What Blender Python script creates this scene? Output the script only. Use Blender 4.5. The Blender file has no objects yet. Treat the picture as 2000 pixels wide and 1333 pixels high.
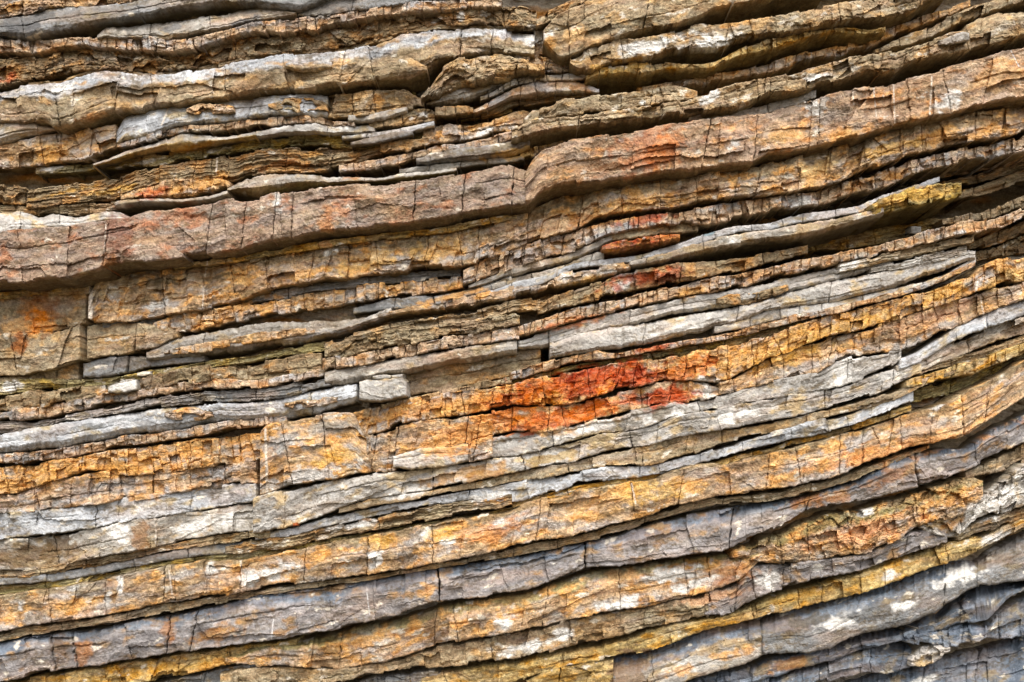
import bpy, math, random
import numpy as np

# ------------------------------------------------------------------ camera, sky, sun, exposure
D = 3.4            # metres from the camera to the mean plane of the rock face
S = 1360.0         # photograph pixels per unit of slope (24.5 mm lens on a 36 mm sensor, 2000 px wide)
H0 = 1000.0        # photograph row of the eye level
EYE = 1.5          # eye height above the beach
scene = bpy.context.scene
cam_d = bpy.data.cameras.new("camera")
cam = bpy.data.objects.new("camera", cam_d)
scene.collection.objects.link(cam)
cam.location = (0, -D, EYE)
cam.rotation_euler = (math.radians(90), 0, 0)
cam_d.sensor_width = 36
cam_d.lens = 36 * S / 2000
cam_d.shift_y = (H0 - 666.5) / 2000
cam_d.clip_start = 0.05
cam_d.clip_end = 500
scene.camera = cam

SUN_EL, SUN_AZ = math.radians(60), math.radians(-20)   # azimuth measured from straight behind the camera
world = bpy.data.worlds.new("World"); scene.world = world
world.use_nodes = True
nt = world.node_tree; nt.nodes.clear()
out = nt.nodes.new("ShaderNodeOutputWorld"); bg = nt.nodes.new("ShaderNodeBackground")
sky = nt.nodes.new("ShaderNodeTexSky"); sky.sky_type = 'NISHITA'; sky.sun_disc = False
sky.sun_elevation = SUN_EL; sky.sun_rotation = math.radians(180) + SUN_AZ
sky.air_density = 1.0; sky.dust_density = 5.0; sky.ozone_density = 1.0
bg.inputs['Strength'].default_value = 0.15
haz = nt.nodes.new('ShaderNodeHueSaturation'); haz.inputs['Saturation'].default_value = 0.45   # thin overcast
nt.links.new(sky.outputs[0], haz.inputs['Color']); nt.links.new(haz.outputs[0], bg.inputs[0]); nt.links.new(bg.outputs[0], out.inputs[0])
sun_d = bpy.data.lights.new("sun", 'SUN'); sun = bpy.data.objects.new("sun", sun_d)
scene.collection.objects.link(sun)
sun_d.energy = 1.15; sun_d.angle = math.radians(50); sun_d.color = (1, 0.955, 0.88)
sun.rotation_euler = (math.radians(90) - SUN_EL, 0, SUN_AZ)
vs = scene.view_settings
vs.view_transform = 'Standard'; vs.look = 'None'; vs.gamma = 1.0; vs.use_curve_mapping = False
vs.exposure = 0.88
scene.cycles.adaptive_threshold = 0.02
scene.cycles.max_bounces = 4; scene.cycles.diffuse_bounces = 4; scene.cycles.glossy_bounces = 1

# ------------------------------------------------------------------ noise
rs = np.random.RandomState(7)
PERM = rs.permutation(256); PERM = np.concatenate([PERM, PERM, PERM])
GA = rs.rand(256) * 2 * np.pi; GX, GY = np.cos(GA), np.sin(GA)
RND = rs.rand(256, 6)

def pn(x, y, seed=0):
    xi = np.floor(x).astype(np.int64); yi = np.floor(y).astype(np.int64)
    fx = x - xi; fy = y - yi
    def g(ix, iy, dx, dy):
        h = PERM[PERM[(ix + seed * 37) & 255] + ((iy + seed * 11) & 255)]
        return GX[h] * dx + GY[h] * dy
    u = fx * fx * fx * (fx * (fx * 6 - 15) + 10); w = fy * fy * fy * (fy * (fy * 6 - 15) + 10)
    a = g(xi, yi, fx, fy); b = g(xi + 1, yi, fx - 1, fy)
    c = g(xi, yi + 1, fx, fy - 1); d = g(xi + 1, yi + 1, fx - 1, fy - 1)
    return (a + (b - a) * u + ((c + (d - c) * u) - (a + (b - a) * u)) * w) * 1.5

def fbm(x, y, seed=0, o=4, gain=0.5):
    s = 0; a = 1.0; t = 0
    for i in range(o):
        s = s + a * pn(x, y, seed + i * 3); t += a; a *= gain; x = x * 2.03; y = y * 2.03
    return s / t * 1.5

def vor(x, y, seed=0, jit=0.85):
    """nearest jittered cell: F1, F2, three random numbers of the cell, offset to its centre"""
    xi = np.floor(x).astype(np.int64); yi = np.floor(y).astype(np.int64)
    f1 = np.full(x.shape, 9.0); f2 = np.full(x.shape, 9.0); hid = np.zeros(x.shape, np.int64)
    ox = np.zeros(x.shape); oy = np.zeros(x.shape)
    for j in (-1, 0, 1):
        for i in (-1, 0, 1):
            cx = xi + i; cy = yi + j
            h = PERM[PERM[(cx + seed * 29) & 255] + ((cy + seed * 53) & 255)]
            px = cx + 0.5 + (RND[h, 0] - 0.5) * jit; py = cy + 0.5 + (RND[h, 1] - 0.5) * jit
            dx = x - px; dy = y - py; d = np.sqrt(dx * dx + dy * dy)
            n = d < f1
            f2 = np.where(n, f1, np.minimum(f2, d)); hid = np.where(n, h, hid)
            ox = np.where(n, dx, ox); oy = np.where(n, dy, oy); f1 = np.where(n, d, f1)
    return f1, f2, RND[hid, 2], RND[hid, 3], RND[hid, 4], ox, oy

def vor1(x, seed):
    """irregular 1-D intervals: distance to the nearest boundary, random numbers of the interval, offset from its centre"""
    xi = np.floor(x).astype(np.int64)
    def edge(i): return i + .78 * (RND[PERM[PERM[(i + seed * 31) & 255] + (seed & 255)], 0] - .5)
    lo = edge(xi); k = x >= lo
    i = np.where(k, xi, xi - 1); a = edge(i); b = edge(i + 1)
    h = PERM[PERM[(i + seed * 19) & 255] + ((seed * 7) & 255)]
    return np.minimum(x - a, b - x), h, x - (a + b) / 2

def scallop(x, y, seed=0, a=.9, tilt=.9):
    """chipped stone: shallow concave flake scars that meet in sharp ridges"""
    xi = np.floor(x).astype(np.int64); yi = np.floor(y).astype(np.int64); f = np.full(x.shape, 9.0)
    for j in (-1, 0, 1):
        for i in (-1, 0, 1):
            cx = xi + i; cy = yi + j
            h = PERM[PERM[(cx + seed * 17) & 255] + ((cy + seed * 41) & 255)]
            dx = x - (cx + RND[h, 0]); dy = y - (cy + RND[h, 1])
            f = np.minimum(f, .5 * RND[h, 2] + tilt * ((RND[h, 3] - .5) * dx + (RND[h, 4] - .5) * dy) + a * (dx * dx + dy * dy))
    return f - .35

def sst(a, b, x):
    t = np.clip((x - a) / (b - a), 0, 1); return t * t * (3 - 2 * t)

def lin(c):
    c = np.array(c, float) / 255.0
    return np.where(c <= 0.04045, c / 12.92, ((c + 0.055) / 1.055) ** 2.4)

def world_pt(px, py, d):
    """point at depth d (metres towards the viewer from the mean plane of the face)"""
    r = D - d
    return (px - 1000.0) / S * r, -d, EYE + (H0 - py) / S * r

# ------------------------------------------------------------------ materials
def rock_material(name, grain, bump, rough, lam):
    m = bpy.data.materials.new(name); m.use_nodes = True
    t = m.node_tree; t.nodes.clear(); N = t.nodes.new; L = t.links.new
    o = N("ShaderNodeOutputMaterial"); p = N("ShaderNodeBsdfPrincipled")
    at = N("ShaderNodeAttribute"); at.attribute_name = "rock"
    geo = N("ShaderNodeNewGeometry")
    mp = N("ShaderNodeMapping"); mp.inputs['Rotation'].default_value = (0, math.radians(12), 0)
    L(geo.outputs['Position'], mp.inputs['Vector'])
    def noise(scale, detail, rgh, stretch=(1, 1, 1)):
        k = N("ShaderNodeMapping"); k.inputs['Scale'].default_value = stretch; L(mp.outputs[0], k.inputs['Vector'])
        n = N("ShaderNodeTexNoise"); n.inputs['Scale'].default_value = scale
        n.inputs['Detail'].default_value = detail; n.inputs['Roughness'].default_value = rgh
        L(k.outputs[0], n.inputs['Vector']); return n
    def ramp(sock, a, b, lo, hi):
        r = N("ShaderNodeMapRange"); r.inputs['From Min'].default_value = a; r.inputs['From Max'].default_value = b
        r.inputs['To Min'].default_value = lo; r.inputs['To Max'].default_value = hi; L(sock, r.inputs['Value']); return r.outputs[0]
    g1 = noise(60, 3, 0.72); g2 = noise(240, 2, 0.7); g3 = noise(30, 3, 0.72, (0.5, 1, lam))
    a = ramp(g1.outputs['Fac'], 0.3, 0.7, 1 - grain, 1 + grain)
    b = ramp(g2.outputs['Fac'], 0.3, 0.7, 1 - grain * 0.9, 1 + grain * 0.9)
    c = ramp(g3.outputs['Fac'], 0.3, 0.7, 1 - grain, 1 + grain)
    m1 = N("ShaderNodeMath"); m1.operation = 'MULTIPLY'; L(a, m1.inputs[0]); L(b, m1.inputs[1])
    m2 = N("ShaderNodeMath"); m2.operation = 'MULTIPLY'; L(m1.outputs[0], m2.inputs[0]); L(c, m2.inputs[1])
    hs = N("ShaderNodeHueSaturation"); L(at.outputs['Color'], hs.inputs['Color']); L(m2.outputs[0], hs.inputs['Value'])
    L(ramp(g3.outputs['Fac'], 0.3, 0.7, 0.49, 0.51), hs.inputs['Hue'])
    L(ramp(g3.outputs['Fac'], 0.3, 0.7, 1.12, 0.9), hs.inputs['Saturation'])
    L(hs.outputs[0], p.inputs['Base Color'])
    p.inputs['Roughness'].default_value = rough
    p.inputs['Specular IOR Level'].default_value = 0.2
    h = N("ShaderNodeMath"); h.operation = 'ADD'; L(g1.outputs['Fac'], h.inputs[0]); L(g2.outputs['Fac'], h.inputs[1]); h2 = h
    bp = N("ShaderNodeBump"); bp.inputs['Strength'].default_value = bump; bp.inputs['Distance'].default_value = 0.006
    L(h2.outputs[0], bp.inputs['Height']); L(bp.outputs[0], p.inputs['Normal'])
    L(p.outputs[0], o.inputs[0])
    return m

MAT = {
    'sandstone': rock_material("weathered_sandstone", 0.3, 0.7, 0.85, 1.2),
    'limestone': rock_material("grey_limestone", 0.17, 0.45, 0.72, 1.2),
    'shale': rock_material("laminated_shale", 0.3, 0.7, 0.85, 3.0),
}

# ------------------------------------------------------------------ palettes: base, alternate, stain, stain amount, pale amount, dark amount
PAL = {
    'orange': ((198, 166, 128), (172, 163, 154), (210, 158, 94), .34, .10, .20),
    'brick':  ((194, 168, 138), (166, 164, 162), (194, 150, 104), .30, .10, .20),
    'tan':    ((174, 152, 120), (154, 140, 114), (186, 150, 102), .20, .14, .24),
    'grey':   ((156, 150, 140), (176, 170, 160), (160, 138, 104), .22, .14, .16),
    'blue':   ((168, 170, 172), (190, 192, 193), (168, 150, 116), .20, .16, .12),
    'peach':  ((188, 156, 124), (172, 150, 130), (200, 146, 92), .24, .10, .16),
    'purple': ((164, 142, 122), (150, 134, 122), (168, 120, 88), .22, .08, .20),
    'mauve':  ((130, 125, 123), (154, 149, 147), (154, 122, 84), .14, .16, .16),
    'brown':  ((138, 118, 90), (162, 146, 116), (176, 132, 80), .24, .08, .28),
    'olive':  ((134, 121, 78), (158, 146, 102), (178, 148, 72), .28, .06, .28),
    'red':    ((196, 112, 62), (170, 86, 54), (216, 152, 72), .36, .08, .16),
    'white':  ((184, 180, 173), (164, 159, 151), (184, 160, 120), .26, .22, .12),
    'ochre':  ((176, 148, 90), (194, 170, 116), (198, 148, 66), .34, .14, .22),
    'bluestone': ((92, 101, 112), (120, 129, 139), (136, 122, 98), .12, .12, .16),
    'slate':  ((116, 116, 114), (138, 138, 137), (126, 112, 88), .14, .12, .20),
}
PALE = lin((212, 202, 184)); DARK = lin((88, 72, 44)); GAIN = 0.97

# fracture style: cell width, cell height (px), facet offset, facet tilt, crack depth (cm), crack width px, roughness cm, lamination cm, undulation cm, rounding px, rounding cm, rim stain
STY = {
    'brick':   (20, 22, .75, 1.1, 1.5, 1.9, .35, .12, .4, 2.5, .7, .7),
    'rough':   (27, 18, .9, 1.6, 1.1, 1.9, .75, .30, .8, 3.5, .9, .4),
    'massive': (84, 44, .45, 1.9, .4, 1.2, .26, .05, .5, 2.5, .6, .1),
    'block':   (40, 30, .85, 1.9, 1.0, 1.7, .36, .06, .5, 2.5, .7, .35),
    'smooth':  (110, 40, .15, .7, .2, 1.0, .18, .05, .9, 5, 1.3, .03),
    'lam':     (70, 12, .55, .6, .4, 1.2, .35, 1.0, .6, 2, .6, .1),
}

PATCHES = []      # (cx, cy, rx, ry, colour, strength, ragged edge)
VEINS = []        # (x0, y0, x1, y1, half width, colour)

def smooth_interp(xs, ys, q):
    g = np.arange(xs[0] - 40, xs[-1] + 42, 2.0)
    v = np.interp(g, xs, ys)
    k = np.hanning(15)[1:-1]; k /= k.sum(); pad = len(k) // 2
    v = np.convolve(np.concatenate([np.full(pad, v[0]), v, np.full(pad, v[-1])]), k, 'valid')
    return np.interp(q, g, v)

LAYERS = 0
STONES = 0
CELL = 1.75
def link(o): scene.collection.objects.link(o)

def grid_mesh(name, P, col, n, m, mat):
    """P (n*m, 3) row-major grid of n rows (downwards) and m columns (to the right), facing the viewer"""
    me = bpy.data.meshes.new(name)
    me.vertices.add(n * m); me.vertices.foreach_set("co", P.astype(np.float32).ravel())
    i = np.arange((n - 1) * (m - 1)); r = i // (m - 1); c = i % (m - 1); a = r * m + c
    f = np.stack([a, a + m, a + m + 1, a + 1], 1).astype(np.int32)
    me.loops.add(f.size); me.loops.foreach_set("vertex_index", f.ravel())
    me.polygons.add(len(f)); me.polygons.foreach_set("loop_start", np.arange(0, f.size, 4, dtype=np.int32))
    me.polygons.foreach_set("loop_total", np.full(len(f), 4, np.int32))
    me.update(calc_edges=True)
    me.shade_flat()
    at = me.attributes.new("rock", 'FLOAT_COLOR', 'POINT')
    at.data.foreach_set("color", np.concatenate([col, np.ones((len(col), 1))], 1).astype(np.float32).ravel())
    me.materials.append(MAT[mat])
    return me

def layer(label, pts, d, pal='tan', sty='massive', j=150, gap=1.2, jo=0.8, cham=None, low=None, rise=0.5, back=None,
          slope=0.0, name="rock_layer", cat="rock layer", piece="stone", group=None, stain=None, pale=None, dark=None, mat=None, lean=None, edge=1.0, band=None, foot=None):
    """one bed of the cliff: pts 'x,top,bottom ...' in photograph pixels, d = centimetres proud of the mean face (number or 'x,d ...')"""
    global LAYERS, STONES
    LAYERS += 1; seed = LAYERS * 5 + 1; rng = random.Random(seed * 13)
    A = np.array([[float(q) for q in w.split(',')] for w in pts.split()])
    if A[0, 0] <= 5:
        s = (A[1] - A[0]) / (A[1, 0] - A[0, 0]); k = -150 - A[0, 0]; A = np.vstack([A[0] + s * k * np.array([1, .35, .35]), A])
    if A[-1, 0] >= 1995:
        s = (A[-1] - A[-2]) / (A[-1, 0] - A[-2, 0]); k = 2150 - A[-1, 0]; A = np.vstack([A, A[-1] + s * k * np.array([1, .7, .7])])
    X, T, Bt = A[:, 0], A[:, 1], A[:, 2]
    if not back: T = T - 1.6; Bt = Bt + 1.0
    if isinstance(d, str):
        dd = np.array([[float(q) for q in w.split(',')] for w in d.split()]); dx, dy = dd[:, 0], dd[:, 1]
    else: dx, dy = np.array([0.0, 1.0]), np.array([d, d], float)
    x0, x1 = X[0], X[-1]
    if isinstance(j, (int, float)):
        js = []; x = x0 + j * rng.uniform(.3, 1.0)
        while x < x1 - j * .3: js.append(x); x += j * rng.choice((rng.uniform(.45, .9), rng.uniform(.7, 1.5)))
    else: js = [q for q in j if x0 < q < x1]
    ends = [x0] + js + [x1]
    base, alt, stc, sa, pa, da = PAL[pal]
    sa = sa if stain is None else stain; pa = pa if pale is None else pale; da = da if dark is None else dark
    sa *= .95; base, alt, stc = lin(base), lin(alt), lin(stc)
    cw, ch, fo, ft, cd, cwid, rough, lam, und, er, R, rim = STY[sty]
    mat = mat or {'grey': 'limestone', 'blue': 'limestone', 'white': 'limestone', 'mauve': 'limestone', 'slate': 'limestone', 'bluestone': 'limestone', 'olive': 'shale'}.get(pal, 'sandstone')
    full = back or 0.38
    root = bpy.data.objects.new(name, None); link(root)
    root.empty_display_size = 0.05
    xm = (x0 + x1) / 2; root.location = world_pt(xm, float(np.interp(xm, X, Bt)), float(np.interp(xm, dx, dy)) / 100 - 0.05)
    root["label"] = label; root["category"] = cat
    if group: root["group"] = group
    G = []
    leans = [0.0] + [rng.uniform(-.22, .22) if lean is None else lean + rng.uniform(-.08, .08) for _ in js] + [0.0]
    for k in range(len(ends) - 1):
        a, b = ends[k], ends[k + 1]
        if b - a < 3: continue
        hm = max(3.0, float(np.mean(smooth_interp(X, Bt - T, np.linspace(a, b, 7)))))
        n = int(np.clip(round(hm / CELL), 4, 90)) + 1; m = int(max(4, round((b - a) / CELL))) + 1
        v = np.linspace(0, 1, n); s = np.linspace(0, 1, m)
        g = gap * rng.uniform(.5, 1.3) / 2
        wob = lambda q, sd: min(3.2, 1.2 + hm / 25) * fbm(v * hm / 16.0, v * 0 + q * .13, sd, 4, .6)
        z0 = np.zeros(n)
        xl = a + (z0 if k == 0 else g + leans[k] * (v - .5) * hm + wob(a, seed + 1))
        xr = b + (z0 if k == len(ends) - 2 else -g + leans[k + 1] * (v - .5) * hm + wob(b, seed + 1))
        px = xl[:, None] + (xr - xl)[:, None] * s[None, :]
        sl = px - xl[:, None]; sr = xr[:, None] - px
        if k == 0: sl = sl + (999 if x0 < -50 else 0)
        if k == len(ends) - 2: sr = sr + (999 if x1 > 2050 else 0)
        G.append(dict(g=g, n=n, m=m, px=px, v=np.broadcast_to(v[:, None], px.shape), side=np.minimum(sl, sr),
                      off=rng.uniform(-1, 1) * jo, tx=rng.uniform(-1, 1) * jo * .5, tint=rng.uniform(-1, 1), mid=(a + b) / 2, w=b - a))
    px = np.concatenate([g['px'].ravel() for g in G]); v = np.concatenate([g['v'].ravel() for g in G])
    side = np.concatenate([g['side'].ravel() for g in G])
    top = smooth_interp(X, T, px); bot = smooth_interp(X, Bt, px); h0 = np.maximum(bot - top, 1.5)
    ea = np.clip(h0 / 22, .25, 1.0) * edge
    top = top + ea * (3.0 * fbm(px / 46, px * 0 + seed * .71, seed, 3) + 1.5 * fbm(px / 9, px * 0 + seed, seed + 2, 2))
    bot = bot + ea * (3.0 * fbm(px / 46, px * 0 + seed * 1.7, seed + 4, 3) + 1.5 * fbm(px / 9, px * 0 + seed * 2, seed + 6, 2))
    for (arr, sd, sg) in ((0, 31, 1), (1, 33, -1)):                      # chips broken out of the arrises
        g1_, g2_, c1, c2, c3, o1, o2 = vor((px + 9 * fbm(px / 17, px * 0 + sd, seed + sd, 2)) / (26 + 30 * (sty in ('massive', 'smooth'))), px * 0 + .5, seed + sd)
        st_ = ea * sg * (6.0 * np.maximum(c1 - .6, 0) / .4 + 1.6 * (c2 - .5)) * (.5 if sty == 'smooth' else 1)
        if arr == 0: top = top + st_
        else: bot = bot + st_
    h = np.maximum(bot - top, 1.5)
    py = top + (bot - top) * v
    al = px + seed * 311.0; cc = py - (top + bot) / 2 + seed * 97.0
    ce = np.minimum(v, 1 - v) * h
    # --- relief in centimetres
    wx = 3 * fbm(al / 30, cc / 30, seed + 8, 2); wy = 2.5 * fbm(al / 30, cc / 30, seed + 9, 2)
    if sty in ('rough', 'lam'):
        f1, f2, r1, r2, r3, ox, oy = vor((al + wx) / cw, (cc + wy) / ch, seed)
        crk = (f2 - f1) * min(cw, ch)
    else:                                                                 # upright joints, each column split by short cross fractures
        lean_ = .16 * np.sin(seed) + .35 * fbm(al / 160, al * 0, seed + 21, 2)
        u_ = (al + lean_ * (py - (top + bot) / 2) + .8 * wx) / cw
        ex, hx, ox = vor1(u_, seed); 
        w_ = (cc + wy + RND[hx, 3] * ch + .25 * (RND[hx, 4] - .5) * ox * cw) / ch
        ey, hy, oy = vor1(w_ + hx * 7.0, seed + 5)
        hh = PERM[hx + PERM[hy]]
        r1, r2, r3 = RND[hh, 2], RND[hh, 3], RND[hh, 4]
        crk = np.minimum(ex * cw, ey * ch) * 2
    cmask = sst(.02, .4, fbm(al / 55, cc / 40, seed + 20, 3))                # fractures open in places only
    rel = fo * (2 * r1 - 1) + ft * ((2 * r2 - 1) * ox + (2 * r3 - 1) * oy)
    rel -= cd * (1 - sst(0.2, cwid * (.6 + .9 * r1), crk)) * cmask
    spall = sst(.80, .84, r3) * (1.0 + 2.0 * r1) * fo * 1.6                   # pieces that have dropped out
    rel -= spall
    f1b, f2b, q1, q2, q3, oxb, oyb = vor((al + wx) / (cw * 2.7), (cc + wy) / (ch * 1.9), seed + 3)
    rel += fo * .8 * (2 * q1 - 1) + ft * 1.0 * ((2 * q2 - 1) * oxb + (2 * q3 - 1) * oyb)
    rel += und * fbm(al / 130, cc / 60, seed + 10, 3) + rough * fbm(al / 13, cc / 9, seed + 11, 4, .6) + (.12 + .2 * rough) * fbm(al / 4.6, cc / 4, seed + 23, 2)
    sc = {'massive': (64, 40, 2.4), 'smooth': (90, 34, 1.6), 'block': (36, 28, 1.7), 'rough': (24, 16, 1.3), 'brick': (26, 30, 1.0), 'lam': (50, 14, .6)}[sty]
    rel += sc[2] * scallop((al + 2 * wx) / sc[0], (cc + .25 * (al - px.mean()) * 0 + wy) / sc[1], seed + 70) + .35 * sc[2] * scallop(al / (sc[0] * .36), cc / (sc[1] * .4), seed + 71)
    lm = fbm(al / 170, cc / 5.5, seed + 12, 3)
    rel += lam * (np.abs(lm) * 2 - .6) + lam * .5 * np.sign(fbm(al / 260, cc / 9, seed + 13, 2)) * .5
    if h0.mean() > 26 and sty != 'brick':                                   # bedding partings inside the thicker beds
        for q_ in range(1):
            vp = rng.uniform(.2, .8) + .10 * fbm(al / 260, al * 0 + q_, seed + 60 + q_, 3)
            dpx = (v - vp) * h; on = sst(.0, .25, fbm(al / 150, al * 0 + 3.3, seed + 64 + q_, 2) + .1)
            rel -= on * (.8 * np.exp(-(dpx / 1.4) ** 2) + rng.uniform(-.5, .5) * np.tanh(dpx / 1.5))
    hs = np.clip(h / 30, .35, 1.0); rel *= .45 + .55 * hs
    e2 = np.minimum(er, h * .42); q = np.clip(1 - ce / e2, 0, 1); rel -= R * hs * (1 - np.sqrt(np.maximum(0, 1 - q * q * .96)))
    q = np.clip(1 - side / 3.5, 0, 1); rel -= .6 * (1 - np.sqrt(np.maximum(0, 1 - q * q * .96)))
    if cham: rel -= cham[1] * np.clip((cham[0] - v) / cham[0], 0, 1)
    if low: rel -= low[1] * np.clip((v - 1 + low[0]) / low[0], 0, 1)
    rel += (slope + 1.6 * np.clip(h0 / 60, .1, 1.3)) * (v - .5)               # faces lean back a little, the lower arris stands proud
    bo = np.concatenate([np.full(g['px'].size, g['off']) + g['tx'] * ((g['px'].ravel() - g['mid']) / max(g['w'], 1)) * 2 for g in G])
    dep = (np.interp(px, dx, dy) + rel + bo) / 100.0
    # --- colour of the stone, with sky light painted into some upper bands
    n1 = fbm(al / 95, cc / 32, seed + 14, 3); n2 = fbm(al / 24, cc / 15, seed + 15, 3); n3 = fbm(al / 7, cc / 5, seed + 16, 2); n4 = fbm(al / 60, cc / 30, seed + 17, 4)
    tint = np.concatenate([np.full(g['px'].size, g['tint']) for g in G])
    k = sst(-.35, .45, n1 + .5 * n2 + .35 * (r2 - .5))[:, None]
    col = base * (1 - k) + alt * k
    for spec, up in ((band, 1), (foot, 0)):
        if spec:                                                          # a differently coloured upper or lower part of the bed
            vv = v if up else 1 - v
            w = sst(spec[0] + .10, spec[0] - .06, vv + .22 * fbm(al / 55, cc / 60, seed + 50, 4, .6))[:, None]
            b2, a2 = lin(PAL[spec[1]][0]), lin(PAL[spec[1]][1]); col = col * (1 - w) + (b2 * (1 - k) + a2 * k) * w
    zy = py + .16 * (px - 1000)                                              # iron and clay stains that cross from bed to bed
    z1 = sst(.0, .75, fbm(px / 210, zy / 60, 201, 4, .6)); z2 = sst(.05, .8, fbm(px / 170, zy / 45, 207, 4, .6)); z4 = sst(.0, .7, fbm(px / 190, zy / 50, 219, 4, .6)); z3 = sst(.05, .7, fbm(px / 120, zy / 38, 213, 4, .6))
    for zz, zc, zs in ((z4, (178, 146, 122), .5), (z1, (178, 134, 84), .5), (z2, (162, 158, 152), .42), (z3, (130, 106, 72), .46)):
        w = (zz * zs * (.5 if pal in ('blue', 'white', 'mauve', 'bluestone', 'slate') else 1))[:, None]; col = col * (1 - w) + lin(zc) * w
    rimm = rim * (1 - sst(1.5, 7.0, crk + 2 * n2)) if rim > 0 else 0 * crk
    st = np.clip(sst(.30 - sa * .9, .90 - sa * .9, n4 + .45 * n2) * .9 + rimm * .7 * sa * 2, 0, 1)[:, None]
    col = col * (1 - st) + stc * st
    dk = (sst(.62 - da, .82 - da, fbm(al / 48, cc / 16, seed + 18, 4, .6) + .2 * n3) * .62)[:, None]
    col = col * (1 - dk) + DARK * dk
    gm = (sst(.12, .5, fbm(al / 9, cc / 6, seed + 27, 3, .65) + .7 * fbm(al / 80, cc / 26, seed + 28, 2) - .16 + da * .6) * .5)[:, None]
    col = col * (1 - gm) + DARK * gm
    pl = (sst(.66 - pa * .7, .76 - pa * .7, fbm(al / 44, cc / 22, seed + 19, 4, .55)) * .8)[:, None]
    col = col * (1 - pl) + PALE * pl
    col = col * (1 + .10 * tint + .16 * n3 + .16 * (r3 - .5) + .12 * n2)[:, None]
    for (cx, cy, rx, ry, pc, stg, rag) in PATCHES:
        if cx + rx * 2 < x0 or cx - rx * 2 > x1: continue
        ii = np.flatnonzero(np.abs(px - cx) < 2 * rx)
        if not len(ii): continue
        q = np.sqrt(((px[ii] - cx) / rx) ** 2 + ((py[ii] - cy + 0.22 * (px[ii] - cx)) / ry) ** 2)
        ii = ii[q < 2]; q = q[q < 2]
        if not len(ii): continue
        X_, Y_ = px[ii], py[ii]
        nz = .8 * fbm(X_ / 38 + cx, Y_ / 26 + cy, 90, 2) + .7 * fbm(X_ / 15 + cx, Y_ / 11 + cy, 91, 3)
        w = (sst(1.15, .75 - .35 * (rag > .7), q + rag * nz) * stg)[:, None]
        col[ii] = col[ii] * (1 - w) + pc * (1 + .15 * n3[ii])[:, None] * w
    for (vx0, vy0, vx1, vy1, hw, pc) in VEINS:
        ii = np.flatnonzero((px > min(vx0, vx1) - 8) & (px < max(vx0, vx1) + 8))
        if not len(ii): continue
        X_, Y_ = px[ii], py[ii]
        ux, uy = vx1 - vx0, vy1 - vy0; ln = math.hypot(ux, uy)
        tt = ((X_ - vx0) * ux + (Y_ - vy0) * uy) / ln / ln
        dist = np.abs((X_ - vx0) * uy - (Y_ - vy0) * ux) / ln + np.abs(1.6 * fbm(X_ / 9, Y_ / 14, 45, 2))
        w = ((1 - sst(hw * .5, hw * 1.3, dist)) * (tt > -.02) * (tt < 1.02))[:, None]
        col[ii] = col[ii] * (1 - w) + pc * w
    col = np.clip(col * GAIN, .004, .9)
    # --- stones
    i0 = 0
    for g in G:
        n, m = g['n'], g['m']; c = n * m
        gx = px[i0:i0 + c].reshape(n, m); gy = py[i0:i0 + c].reshape(n, m); gd = dep[i0:i0 + c].reshape(n, m); gc = col[i0:i0 + c].reshape(n, m, 3); i0 += c
        K = 9; pk = np.array([1, .72, .5, .36, .26, .18, .11, .06, .02])
        ri = np.concatenate([[0] * K, np.arange(n), [n - 1] * K]); ci = np.concatenate([[0] * K, np.arange(m), [m - 1] * K])
        pu = np.concatenate([pk, np.zeros(n), pk[::-1]]) * full; pc_ = np.concatenate([pk, np.zeros(m), pk[::-1]]) * full
        def soft(w):                                                      # bedding planes run smoother than the broken arris
            kk = np.hanning(13)[1:-1]; kk /= kk.sum(); q_ = np.concatenate([np.full(5, w[0]), w, np.full(5, w[-1])]); return np.convolve(q_, kk, 'valid')
        ty, by, td, bd = soft(gy[0]), soft(gy[-1]), soft(gd[0]), soft(gd[-1])
        gx, gy, gd, gc = gx[np.ix_(ri, ci)], gy[np.ix_(ri, ci)].copy(), gd[np.ix_(ri, ci)].copy(), gc[np.ix_(ri, ci)].copy()
        under = (lin((98, 84, 54)) * .8 + base * .2) * GAIN  # brown bedding planes, albedo lowered further to deepen the shade under beds
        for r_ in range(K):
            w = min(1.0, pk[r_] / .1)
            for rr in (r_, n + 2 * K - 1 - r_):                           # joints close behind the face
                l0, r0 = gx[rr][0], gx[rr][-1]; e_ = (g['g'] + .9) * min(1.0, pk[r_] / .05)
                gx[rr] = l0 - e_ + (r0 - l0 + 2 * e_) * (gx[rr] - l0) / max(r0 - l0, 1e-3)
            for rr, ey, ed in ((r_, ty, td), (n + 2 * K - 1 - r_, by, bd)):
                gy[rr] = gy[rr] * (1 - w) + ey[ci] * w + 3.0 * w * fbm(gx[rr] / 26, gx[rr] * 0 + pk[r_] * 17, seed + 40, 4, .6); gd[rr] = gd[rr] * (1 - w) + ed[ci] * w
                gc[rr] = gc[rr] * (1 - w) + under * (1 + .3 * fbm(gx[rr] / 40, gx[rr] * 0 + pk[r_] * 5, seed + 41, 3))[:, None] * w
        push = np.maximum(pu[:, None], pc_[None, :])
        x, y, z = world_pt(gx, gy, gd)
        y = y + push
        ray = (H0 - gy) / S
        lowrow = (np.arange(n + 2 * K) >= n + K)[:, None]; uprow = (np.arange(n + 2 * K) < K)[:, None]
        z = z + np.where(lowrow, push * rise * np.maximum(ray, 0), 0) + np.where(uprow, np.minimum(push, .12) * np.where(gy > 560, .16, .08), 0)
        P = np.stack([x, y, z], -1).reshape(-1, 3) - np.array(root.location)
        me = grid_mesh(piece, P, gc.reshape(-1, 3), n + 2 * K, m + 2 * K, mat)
        o = bpy.data.objects.new(piece, me); link(o); o.parent = root; STONES += 1
    return root

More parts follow.
